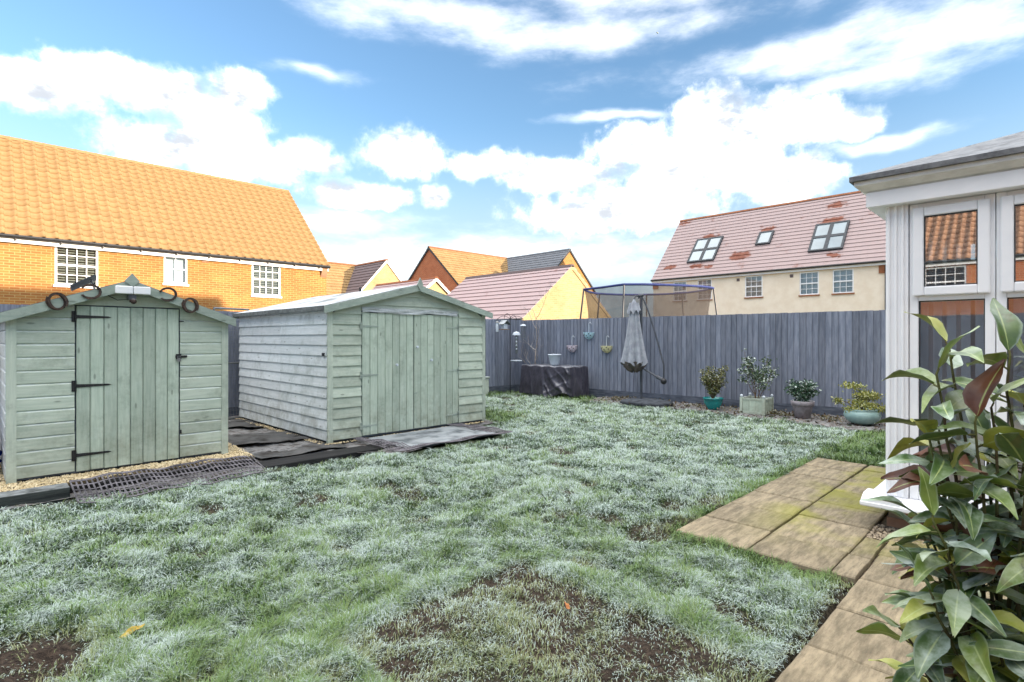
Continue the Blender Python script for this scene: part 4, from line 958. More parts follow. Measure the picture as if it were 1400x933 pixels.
obj('stems', m, MT['twig'], t); m = M(); leaves(m, pads, 0.04); foliage('foliage', m, MT['shrub_lime'], t)
# ground cover along the bed
m = M()
for _ in range(60):
    y = random.uniform(1.7, 6.8); x = random.uniform(9.6, 10.1); leaves(m, [(x+random.gauss(0,.04), y+random.gauss(0,.07), 0.03+random.random()*0.05) for _ in range(random.randint(5, 30))], 0.045)
o = foliage('weeds', m, leafy('low_weeds', '#4a4a2c', '#7a6a44', 0.3), None); stuff(o); o['label'] = 'low weeds and leaf litter in the soil bed'; o['category'] = 'weeds'
m = M()
leaves(m, [(random.uniform(9.2, 10.4), random.uniform(1.0, 7.0), random.uniform(0.015, 0.045)) for _ in range(1300)], 0.05, 2.0)
o = foliage('leaf_litter', m, leafy('brown_leaf_litter', '#3d2f24', '#6b513a', 0.15), None); stuff(o); o['label'] = 'brown leaf litter on the soil below the back fence'; o['category'] = 'leaf litter'

# bird feeding station
def feeders():
    px, py = 9.16, 9.22; t = thing('feeder_pole', 'slim black bird feeder pole with curled hooks in the fence corner', 'feeder pole', (px, py, 0))
    obj('pole', M().tube([(px, py, 0), (px, py, 1.86)], 0.010, 8), MT['black_iron'], t)
    hooks = []
    for (dx, dy, z) in ((-0.22, 0.22, 1.80), (-0.10, 0.10, 1.86), (0.11, -0.10, 1.82), (0.22, -0.22, 1.80)):
        pts = [(px, py, z-0.02)]
        for k in range(9): s = k/8; pts.append((px+dx*s, py+dy*s, z+0.07*math.sin(s*math.pi)))
        pts += [(px+dx, py+dy, z-0.05)]; obj('hook', M().tube(pts, 0.006, 6), MT['black_iron'], t); hooks.append((px+dx, py+dy, z-0.05))
    obj('tray_bracket', M().tube([(px, py, 0.78), (px+0.10, py-0.10, 0.79)], 0.006, 6), MT['black_iron'], t)
    o = M().box(px-0.005, px+0.20, py-0.21, py-0.01, 0.79, 0.815); tag(obj('seed_tray', o, MT['white_pot'], bevel=0.006), 'small pale seed tray low on the bird feeder pole', 'bird feeder')
    x, y, z = hooks[0]
    f = thing('bird_feeder', 'small white tube bird feeder nearest the large shed', 'bird feeder', (x, y, z-0.3))
    obj('tube', M().lathe([(0,-0.26),(0.035,-0.26),(0.038,-0.25),(0.038,-0.04),(0.03,-0.03),(0,-0.03)], (x, y, z), 12), MT['white_pot'], f, smooth=True); obj('cap', M().lathe([(0.05,-0.045),(0.05,-0.035),(0.012,0.0),(0,0.0)], (x, y, z), 12), MT['galv'], f); obj('perch', M().tube([(x-0.07, y, z-0.2), (x+0.07, y, z-0.2)], 0.004, 6), MT['galv'], f)
    x, y, z = hooks[1]
    f = thing('bird_feeder', 'house shaped bird feeder with a frosted pitched roof', 'bird feeder', (x, y, z-0.3))
    obj('tray', M().box(x-0.10, x+0.10, y-0.08, y+0.08, z-0.27, z-0.25), MT['raw_timber'], f); obj('hopper', M().box(x-0.06, x+0.06, y-0.05, y+0.05, z-0.248, z-0.13), MT['white_pot'], f)
    obj('roof', M().prism([(-0.12,-0.15),(0,-0.06),(0.12,-0.15),(0.12,-0.135),(0,-0.04),(-0.12,-0.135)], y-0.1, y+0.1, lambda e, a, b: (x+a, e, z+b)), MT['felt'], f); obj('hanger', M().tube([(x, y, z), (x, y, z-0.05)], 0.003, 6), MT['galv'], f)
    x, y, z = hooks[2]
    f = thing('bird_feeder', 'long tube bird feeder with a domed rain cover', 'bird feeder', (x, y, z-0.8))
    obj('rain_cover', M().lathe([(0.10,-0.36),(0.085,-0.31),(0.05,-0.28),(0,-0.27)], (x, y, z), 16), MT['white_pot'], f, smooth=True); obj('hanger', M().tube([(x, y, z), (x, y, z-0.28)], 0.003, 6), MT['galv'], f)
    obj('tube', M().lathe([(0,-0.80),(0.03,-0.80),(0.03,-0.33),(0,-0.33)], (x, y, z), 12), MT['galv'], f, smooth=True)
    for k in range(4): obj('port', M().ball((x-0.025, y-0.025, z-0.42-0.09*k), 0.02, 8, 6), MT['white_pot'], f)
    x, y, z = hooks[3]
    f = thing('bird_feeder', 'wire cage bird feeder on the hook closest to the bare sapling', 'bird feeder', (x, y, z-0.4)); m = M()
    for k in range(10): a = k*0.628; m.tube([(x+0.05*math.cos(a), y+0.05*math.sin(a), z-0.12), (x+0.05*math.cos(a), y+0.05*math.sin(a), z-0.40)], 0.003, 4)
    for zz in (-0.12, -0.26, -0.40): m.tube([(x+0.05*math.cos(a*0.628), y+0.05*math.sin(a*0.628), z+zz) for a in range(11)], 0.003, 4)
    obj('cage', m, MT['galv'], f); obj('cap', M().lathe([(0.075,-0.12),(0.06,-0.09),(0,-0.07)], (x, y, z), 14), MT['white_pot'], f, smooth=True); obj('hanger', M().tube([(x, y, z), (x, y, z-0.08)], 0.003, 6), MT['galv'], f)
feeders()
def sapling():
    bx, by = 9.95, 9.12; t = thing('sapling', 'bare frosted sapling growing in the fence corner behind the covered table', 'tree', (bx, by, 0)); rs = random.Random(4)
    tr = [Vector((bx, by, 0))]
    for i in range(1, 9): tr.append(Vector((bx+rs.uniform(-.02,.02)*i*0.5, by+rs.uniform(-.02,.02)*i*0.5, i*0.26)))
    obj('trunk', M().tube(tr, [0.022*(1-0.8*i/8) for i in range(9)], 7), MT['bark'], t); m = M()
    def br(p, d, L, r, lv):
        pts = [p]; q = p
        for i in range(5): d = (d+Vector((rs.gauss(0,.12), rs.gauss(0,.12), rs.gauss(0.06,.10)))).normalized(); q = q+d*L/5; pts.append(q)
        m.tube(pts, [r*(1-0.75*i/5) for i in range(6)], 5, False)
        if lv < 2:
            for k in range(4 if lv == 0 else 3): br(pts[2+k % 4], (d+Vector((rs.gauss(0,.7), rs.gauss(0,.7), rs.gauss(.2,.4)))).normalized(), L*0.5, r*0.5, lv+1)
    for i, (dy, dz) in enumerate(((0.9, 0.7), (-0.9, 0.6), (0.8, 0.1), (-0.7, 0.9), (0.4, 1), (-0.5, 0.5), (1.0, 0.5))):
        br(tr[2+i % 6], Vector((rs.uniform(-.5,.1), dy, dz)).normalized(), rs.uniform(0.45, 0.8), 0.008, 0)
    obj('crown', m, MT['bark'], t)
sapling()

def trampoline():
    cx, cy, r = 13.85, 8.35, 1.80; t = thing('trampoline', 'round trampoline with blue padded hoop and grey safety net beyond the fence', 'trampoline', (cx, cy, 0))
    zt, zb = 2.74, 0.80
    ring = lambda rr, z, k=48: [(cx+rr*math.cos(2*math.pi*i/k), cy+rr*math.sin(2*math.pi*i/k), z) for i in range(k+1)]
    angs = [R(a-45) for a in (-178, -122, -16, 40, 76, 128)]; n = len(angs)      # bearings of the poles round the hoop
    pol = [(cx+(r+0.02)*math.cos(a), cy+(r+0.02)*math.sin(a)) for a in angs]
    hoop = []
    for i in range(n):
        a0 = angs[i]; a1 = angs[(i+1) % n]+(2*math.pi if i == n-1 else 0)
        for k in range(8):
            s = k/8; a = a0+(a1-a0)*s; rr = (r+0.02)*(1-0.10*math.sin(math.pi*s)*(a1-a0)/1.2); hoop.append((cx+rr*math.cos(a), cy+rr*math.sin(a), zt-0.015*math.sin(math.pi*s)))
    hoop.append(hoop[0]); obj('top_hoop', M().tube(hoop, 0.032, 8, False), MT['blue_foam'], t)
    for i, (x, y) in enumerate(pol):
        ox, oy = (x-cx)/r, (y-cy)/r; obj('pole', M().tube([(x+ox*0.14, y+oy*0.14, 0.0), (x+ox*0.14, y+oy*0.14, 1.0), (x+ox*0.10, y+oy*0.10, 1.9), (x, y, zt+0.02)], 0.024, 8), MT['dark_metal'], t)
    V = []; rows = 6; k = len(hoop)-1
    for j in range(rows+1):
        s = j/rows
        for i in range(k): x, y, z = hoop[i]; q = 1-0.06*math.sin(math.pi*s)+0.006*math.sin(i*1.9); V.append((cx+(x-cx)*q*0.985, cy+(y-cy)*q*0.985, z-0.03+(zb-z+0.03)*s))
    obj('safety_net', M().add(V, [(j*k+i, j*k+(i+1) % k, (j+1)*k+(i+1) % k, (j+1)*k+i) for j in range(rows) for i in range(k)]), MT['net'], t, smooth=True)
    obj('frame_ring', M().tube(ring(r, zb), 0.03, 8, False), MT['galv'], t); obj('jump_mat', M().lathe([(0.001, zb+0.0), (r-0.25, zb)], (cx, cy, 0), 48), MT['black_iron'], t)
    obj('edge_pad', M().lathe([(r-0.28, zb+0.01), (r-0.28, zb+0.04), (r+0.03, zb+0.045), (r+0.05, zb+0.0)], (cx, cy, 0), 48), MT['blue_foam'], t)
trampoline()

# ================================================================ houses
def openings_wall(m, s0, s1, z0, z1, rects, mp, depth=0.09):     # wall sheet with real window openings and reveals
    ss = sorted({s0, s1, *[r[0] for r in rects], *[r[1] for r in rects]}); zz = sorted({z0, z1, *[r[2] for r in rects], *[r[3] for r in rects]})
    for a, b in zip(ss[:-1], ss[1:]):
        for c, d in zip(zz[:-1], zz[1:]):
            sm, zm = (a+b)/2, (c+d)/2
            if any(r[0] < sm < r[1] and r[2] < zm < r[3] for r in rects): continue
            m.add([mp(a,0,c), mp(b,0,c), mp(b,0,d), mp(a,0,d)], [(0,1,2,3)])
    for a, b, c, d in rects:
        m.add([mp(a,0,c), mp(b,0,c), mp(b,0,d), mp(a,0,d), mp(a,-depth,c), mp(b,-depth,c), mp(b,-depth,d), mp(a,-depth,d)], [(0,1,5,4), (1,2,6,5), (2,3,7,6), (3,0,4,7)])
def bx(m, s0, s1, d0, d1, z0, z1, mp):
    return m.prism([(s0, d0), (s1, d0), (s1, d1), (s0, d1)], z0, z1, lambda e, s, d: mp(s, d, e))
def window(parent, s0, s1, z0, z1, mp, cols=2, rows=2, split=0.5, blind=None, frame=None, sill=None, fr=0.055, glass=None):
    fm = frame or MT['white']; e = 0.003; m = M()
    bx(m, s0+e, s0+fr, -0.075, -0.012, z0+e, z1-e, mp); bx(m, s1-fr, s1-e, -0.075, -0.012, z0+e, z1-e, mp)
    bx(m, s0+fr, s1-fr, -0.074, -0.013, z0+e, z0+fr, mp); bx(m, s0+fr, s1-fr, -0.074, -0.013, z1-fr, z1-e, mp)
    w = obj('window', m, fm, parent); zs = z0+(z1-z0)*split
    if split: obj('meeting_rail', bx(M(), s0+fr, s1-fr, -0.07, -0.008, zs-0.03, zs+0.03, mp), fm, w)
    parts = [(z0+fr, zs-0.03), (zs+0.03, z1-fr)] if split else [(z0+fr, z1-fr)]
    for (a, b) in parts:
        for k in range(1, cols): x = s0+fr+(s1-s0-2*fr)*k/cols; obj('glazing_bar', bx(M(), x-0.011, x+0.011, -0.052, -0.026, a, b, mp), fm, w)
        for k in range(1, rows): z = a+(b-a)*k/rows; obj('glazing_bar', bx(M(), s0+fr, s1-fr, -0.050, -0.028, z-0.011, z+0.011, mp), fm, w)
        obj('pane', bx(M(), s0+fr-0.01, s1-fr+0.01, -0.042, -0.038, a-0.01, b+0.01, mp), glass or MT['glass_house'], w)
    obj('room_backing', bx(M(), s0-0.25, s1+0.25, -0.62, -0.60, z0-0.2, z1+0.2, mp), MT['room'], w)
    if blind == 'slats':
        m = M(); z = z1-0.08
        while z > z0+0.05: bx(m, s0+0.03, s1-0.03, -0.115, -0.10, z, z+0.034, mp); z -= 0.075
        for k in (0.25, 0.5, 0.75): bx(m, s0+(s1-s0)*k-0.012, s0+(s1-s0)*k+0.012, -0.10, -0.095, z0+0.03, z1-0.03, mp)
        obj('blind', m, MT['blind'], w)
    elif blind == 'net': obj('net_curtain', bx(M(), s0+0.03, s1-0.03, -0.14, -0.13, z0+0.02, z1-0.02, mp), MT['net_curtain'], w)
    if sill: obj('sill', bx(M(), s0-0.04, s1+0.04, -0.02, 0.05, z0-0.065, z0-0.004, mp), sill, w)
    return w
def courses(m, s0, s1, base, up, out, n, gauge, step, dirS, lift=0.02):
    # stepped tile courses: n strips climbing from the eaves; vectors in world space
    base, up, out, dirS = Vector(base), Vector(up), Vector(out), Vector(dirS)
    for i in range(n):
        a = base+up*(i*gauge-0.02); b = base+up*((i+1)*gauge+0.01)
        p = [a+dirS*s0+out*0, a+dirS*s1+out*0, a+dirS*s1+out*(step+lift), a+dirS*s0+out*(step+lift), b+dirS*s0+out*lift*0.4, b+dirS*s1+out*lift*0.4, b+dirS*s0, b+dirS*s1]
        m.add(p, [(0,1,2,3), (3,2,5,4), (0,3,4,6), (1,7,5,2)])
def gable_house(name, label, x0, x1, y0, y1, ze, zr, ridge, mats, tiles, over=0.12, verge=0.08, windows=(), gmat=None, group=None, gauge=0.31, z0=-0.12, cat='house', bargecol=None, ridgemat=None):
    """ridge 'x' or 'y': direction of the ridge. mats (wall along x, wall along y); tiles (slope towards minus, slope towards plus)"""
    t = thing(name, label, cat, ((x0+x1)/2, (y0+y1)/2, 0), group)
    def rect(face): return [w['r'] for w in windows if w['face'] == face]
    for face, s0, s1, mp, mt in (('-y', x0, x1, FRONT(y0), mats[0]), ('+y', x0, x1, BACK(y1), mats[0]), ('-x', y0, y1, SIDE(x0), mats[1]), ('+x', y0, y1, SIDEP(x1), mats[1])):
        m = M(); openings_wall(m, s0, s1, z0, ze, rect(face), mp)
        if (ridge == 'x') == (face[1] == 'x'): c = (s0+s1)/2; m.add([mp(s0,0,ze), mp(s1,0,ze), mp(c,0,zr)], [(0,1,2)])
        obj('wall', m, mt, t, fix=False)
        for w in windows:
            if w['face'] == face: window(t, *w['r'], mp, **w['k'])
    a0, a1, h0, h1 = (x0, x1, y0, y1) if ridge == 'x' else (y0, y1, x0, x1); c = (h0+h1)/2; run = c-h0; rise = zr-ze; L = math.hypot(run, rise); n = int(math.ceil((L+over)/gauge)); g = (L+over)/n
    for sgn, tm in ((-1, tiles[0]), (1, tiles[1])):
        up = (run/L*-sgn, rise/L); ox = (h0 if sgn < 0 else h1) - (-sgn)*over*run/L; oz = ze-over*rise/L
        if ridge == 'x': base, U, O, S = (0, ox, oz), (0, up[0], up[1]), (0, sgn*rise/L, run/L), (1, 0, 0)
        else: base, U, O, S = (ox, 0, oz), (up[0], 0, up[1]), (sgn*rise/L, 0, run/L), (0, 1, 0)
        if callable(tm): tm(t, a0-verge, a1+verge, base, U, O, S, n, g)
        else:
            m = M(); courses(m, a0-verge, a1+verge, base, U, O, n, g, 0.022, S); obj('roof_slope', m, tm, t)
    mp = (lambda s, p, q: (s, c+p, q)) if ridge == 'x' else (lambda s, p, q: (c+p, s, q))
    k = 0; 
    m = M().prism([(-0.13, zr-0.05), (-0.07, zr+0.055), (0.07, zr+0.055), (0.13, zr-0.05)], a0-verge, a1+verge, mp); obj('ridge_tile', m, ridgemat or MT['ridge'], t)
    for sgn in (-1, 1):       # soffit, gutter, barge boards
        e = (h0 if sgn < 0 else h1); q = (lambda s, d, z: (s, e+sgn*d, z)) if ridge == 'x' else (lambda s, d, z: (e+sgn*d, s, z))
        ez = ze-over*rise/L
        obj('fascia', bx(M(), a0-verge*0.5, a1+verge*0.5, 0.004, over*0.8, ez-0.19, ez-0.03, q), bargecol or MT['white'], t)
        obj('gutter', M().tube([q(a0-verge, over+0.03, ez-0.03), q(a1+verge, over+0.03, ez-0.03)], 0.055, 8), MT['gutter'], t)
    for s, d in ((a0-verge, -1), (a1+verge, 1)):
        for sgn in (-1, 1):
            e0 = (h0-c if sgn < 0 else h1-c); k = over/L; f = 1+k
            mpb = (lambda s_, p, q: (s_, c+p, q)) if ridge == 'x' else (lambda s_, p, q: (c+p, s_, q))
            m = M().prism([(e0*f, ze-rise*k-0.14), (e0*f, ze-rise*k+0.0), (0, zr+0.0), (0, zr-0.16)], min(s, s-d*0.03), max(s, s-d*0.03), mpb); obj('barge_board', m, gmat or MT['gutter'], t)
    return t
def W(face, s0, s1, z0, z1, **k): return {'face': face, 'r': (s0, s1, z0, z1), 'k': k}

# pantiles: each tile near enough to tell apart is its own piece
def pantile_mesh(w, L):
    prof = [(0.0, 0.012), (0.18, 0.004), (0.40, 0.002), (0.58, 0.010), (0.72, 0.046), (0.86, 0.060), (1.0, 0.032)]
    m = M(); n = len(prof); V = []
    for q, lift in ((0, 0.042), (1, 0.004)):
        for s, h in prof: V.append((s*w, q*L, h+lift))
    for s, h in prof: V.append((s*w, 0, h+lift*0+0.002))
    m.add(V, [(i, i+1, n+i+1, n+i) for i in range(n-1)] + [(2*n+i, 2*n+i+1, i+1, i) for i in range(n-1)] + [(n-1, 2*n-1, 3*n-1), (0, 2*n, n)])
    return m
def pantile_roof(mat, singles, focus, limit=300):
    def make(t, s0, s1, base, U, O, S, n, g):
        base, U, O, S = Vector(base), Vector(U), Vector(O), Vector(S); w = 0.285; cols = int((s1-s0)/w); w = (s1-s0)/cols
        proto = pantile_mesh(w, g+0.05); me = proto.mesh('tile', True, False); me.materials.append(mat)
        rot = Matrix((S, U, O)).transposed().to_4x4()
        if rot.to_3x3().determinant() < 0: rot = Matrix((-S, U, O)).transposed().to_4x4()
        flip = (Vector(rot.col[0][:3])-S).length > 0.1
        deck = M(); deck.add([base+S*s0-O*0.01, base+S*s1-O*0.01, base+S*s1+U*(n*g)-O*0.01, base+S*s0+U*(n*g)-O*0.01], [(0,1,2,3)])
        slope = obj('roof_slope', deck, MT['gutter'], t, fix=False)
        cells = [(i, j) for i in range(cols) for j in range(n)]
        pos = lambda i, j: base+S*(s0+(i+(1 if flip else 0))*w)+U*(j*g)+O*(0.004+random.uniform(0, 0.004))
        cells.sort(key=lambda c: (pos(*c)-Vector(focus)).length); near = cells[:limit] if singles else []; rest = cells[len(near):]
        for (i, j) in near:
            o = bpy.data.objects.new('tile', me); COL.objects.link(o); o.parent = slope
            o.matrix_parent_inverse = Matrix.Identity(4); o.matrix_basis = Matrix.Translation(pos(i, j)) @ rot @ Matrix.Rotation(random.uniform(-0.006, 0.006), 4, 'Z')
        m = M()
        for (i, j) in rest:
            T = Matrix.Translation(pos(i, j)) @ rot; m.add([T @ Vector(v) for v in proto.v], proto.f)
        o = obj('tile_field', m, mat, slope, smooth=True, fix=False); stuff(o)
    return make
sash = dict(cols=4, rows=2, blind='slats', sill=MT['white'])
lh = gable_house('house', 'long orange brick house with a sunlit sand pantile roof and sash windows', -9.0, 10.1, 20.6, 28.2, 4.30, 7.92, 'x', (MT['brick_x'], MT['brick_y']),
   (pantile_roof(MT['tile_sand'], True, (1.2, 20.6, 5.5)), MT['tile_gold']), over=0.16, verge=0.06,
   windows=[W('-y', 1.76, 2.78, 2.90, 4.09, **sash), W('-y', 4.50, 5.18, 3.14, 4.10, cols=2, rows=2, split=0, blind='net', sill=MT['white']), W('-y', 7.25, 8.28, 2.90, 4.10, **sash), W('-y', -4.2, -3.2, 2.9, 4.09, **sash)], gauge=0.315, ridgemat=MT['tile_sand'], group='brick houses')
obj('air_brick', M().box(5.62, 5.84, 20.585, 20.598, 3.93, 4.07), MT['tile_orange'], lh); 
obj('corbel', M().prism([(0, 4.12), (0.25, 4.12), (0.25, 4.0), (0, 3.75)], 9.86, 10.09, lambda e, p, q: (e, 20.596-p*0.5, q)), MT['tile_orange'], lh)
for k in range(10): obj('gutter_bracket', M().box(0.9+k*0.98, 0.93+k*0.98, 20.38, 20.45, 4.06, 4.17), MT['gutter'], lh)
# house beyond it with a cross gable
gable_house('house', 'far yellow brick house seen past the end of the long pantile roof', 8.0, 20.2, 32.3, 37.6, 3.95, 6.47, 'x', (MT['buff_x'], MT['buff_y']), (MT['tile_gold'], MT['tile_gold']), group='far houses')
gable_house('house_wing', 'sunlit yellow gable wing with dark tiles far behind the large shed', 16.96, 21.6, 30.9, 35.2, 3.87, 6.43, 'y', (MT['buff_x'], MT['buff_y']), (MT['tile_dark'], MT['tile_dark']), windows=[W('-y', 18.95, 19.65, 2.9, 3.8, cols=2, rows=2, split=0)], gmat=MT['white'], group='far houses')
# red brick house and its slate wing
gable_house('house', 'red brick gable house with a golden tiled slope behind the garages', 23.9, 33.5, 28.7, 36.3, 4.75, 8.02, 'x', (MT['brick_x'], MT['brick_y']), (MT['tile_gold'], MT['tile_gold']), group='brick houses')
gable_house('house_wing', 'brick house wing with slate grey tiles rising above the garage roof', 28.6, 35.2, 25.8, 33.0, 4.9, 8.00, 'y', (MT['brick_x'], MT['brick_y']), (MT['tile_grey'], MT['tile_grey']), group='brick houses', ridgemat=MT['tile_grey'])
# garages
gable_house('garage', 'buff brick garage with frosted flat tiles just beyond the fence corner', 14.1, 19.64, 13.5, 19.9, 2.10, 4.20, 'y', (MT['buff_x'], MT['buff_y']), (MT['tile_frost'], MT['tile_frost']), gmat=MT['buff_x'], cat='garage', group='garages', gauge=0.30, ridgemat=MT['tile_dark'], bargecol=MT['tile_orange'], verge=0.03)
gable_house('garage', 'second buff garage with white barge boards peeping over the large shed', 14.15, 19.7, 22.5, 28.0, 2.20, 4.42, 'y', (MT['buff_x'], MT['buff_y']), (MT['tile_frost'], MT['tile_frost']), gmat=MT['white'], cat='garage', group='garages', gauge=0.30, verge=0.12)
# cream rendered house with rooflights
crm = dict(cols=3, rows=2, split=0.5, blind='net', sill=MT['ridge'])
ch = gable_house('house', 'cream rendered house with frosted red roof and dark framed rooflights', 30.0, 37.2, 5.45, 17.6, 5.02, 9.13, 'y', (MT['render_y'], MT['render_y']), (MT['tile_cream_house'], MT['tile_cream_house']), over=0.14,
   windows=[W('-x', 11.05, 11.98, 3.55, 4.70, **crm), W('-x', 8.33, 9.22, 3.52, 4.68, **crm), W('-x', 6.82, 7.72, 3.52, 4.68, **crm), W('-x', 15.4, 16.25, 3.55, 4.70, **crm), W('-x', 13.85, 14.72, 3.55, 4.72, **crm)], gauge=0.30)
obj('brick_band', M().box(29.965, 29.995, 5.45, 17.6, 4.72, 4.83), MT['ridge'], ch); obj('corner_brick', M().box(29.955, 29.997, 5.43, 5.80, 4.35, 4.86), MT['ridge'], ch)
obj('corner_brick', M().box(29.955, 29.997, 17.25, 17.62, 4.35, 4.86), MT['ridge'], ch)
obj('downpipe', M().tube([(29.93, 5.52, 4.75), (29.93, 5.52, 0)], 0.04, 8), MT['gutter'], ch)
for y in (12.35, 9.6): obj('vent_brick', M().box(29.985, 29.997, y-0.08, y+0.08, 4.46, 4.62), MT['tile_dark'], ch)
sl_len = math.hypot(3.6, 4.11); UX, UZ = 3.6/sl_len, 4.11/sl_len
def rooflight(y0, y1, t0, t1, cols, rows):
    mp = lambda s, d, t: (30.0+UX*t-UZ*d, s, 5.02+UZ*t+UX*d)
    f = 0.10; m = M()
    bx(m, y0, y0+f, 0.0, 0.13, t0, t1, mp); bx(m, y1-f, y1, 0.0, 0.13, t0, t1, mp); bx(m, y0+f, y1-f, 0.0, 0.128, t0, t0+f, mp); bx(m, y0+f, y1-f, 0.0, 0.128, t1-f, t1, mp)
    w = obj('rooflight', m, MT['dark_frame'], ch)
    for k in range(1, cols): c = y0+(y1-y0)*k/cols; obj('mullion', bx(M(), c-0.09, c+0.09, 0.0, 0.126, t0+f, t1-f, mp), MT['dark_frame'], w)
    for k in range(1, rows): c = t0+(t1-t0)*k/rows; obj('transom', bx(M(), y0+f, y1-f, 0.0, 0.124, c-0.09, c+0.09, mp), MT['dark_frame'], w)
    for i in range(cols):
        for j in range(rows):
            a, b = y0+(y1-y0)*i/cols, y0+(y1-y0)*(i+1)/cols; c, d = t0+(t1-t0)*j/rows, t0+(t1-t0)*(j+1)/rows
            obj('pane', bx(M(), a+0.05, b-0.05, 0.05, 0.10, c+0.05, d-0.05, mp), surf_glass, w)
surf_glass = surf('rooflight_glass', '#6f8088', '#8698a0', 0.5, rough=0.05, spec=1.0, bump=0, vary=0)
rooflight(14.05, 15.72, 1.06, 3.15, 2, 2); rooflight(11.12, 11.92, 1.98, 3.05, 1, 1); rooflight(7.42, 9.0, 0.92, 3.05, 2, 2)

# the photographer's own house behind the garden, which shades it, and the neighbour mirrored in the conservatory glass
gable_house('house', 'brick house the conservatory belongs to, casting its shade over the garden', -2.0, 16.9, -14.0, -6.4, 5.3, 8.75, 'x', (MT['brick_x'], MT['brick_y']), (MT['tile_gold'], MT['tile_gold']),
   windows=[W('+y', 0.5, 1.7, 3.2, 4.4, **sash), W('+y', 3.0, 4.0, 3.2, 4.4, **sash), W('+y', 9.0, 10.2, 3.2, 4.4, **sash), W('+y', 0.2, 2.2, 0.2, 2.2, cols=2, rows=1, split=0)], group='brick houses')
gable_house('house', 'orange pantiled brick house across the side road, mirrored in the conservatory glass', -25.5, -18.0, -9.0, 13.0, 4.45, 8.1, 'y', (MT['brick_x'], MT['brick_y']), (MT['tile_gold'], pantile_roof(MT['tile_orange'], False, (-18, 2, 5))),
   windows=[W('+x', 2.4, 3.7, 2.95, 4.15, **sash), W('+x', -1.0, 0.3, 2.95, 4.15, **sash), W('+x', 6.0, 7.2, 2.95, 4.15, **sash)], group='brick houses', gauge=0.34)

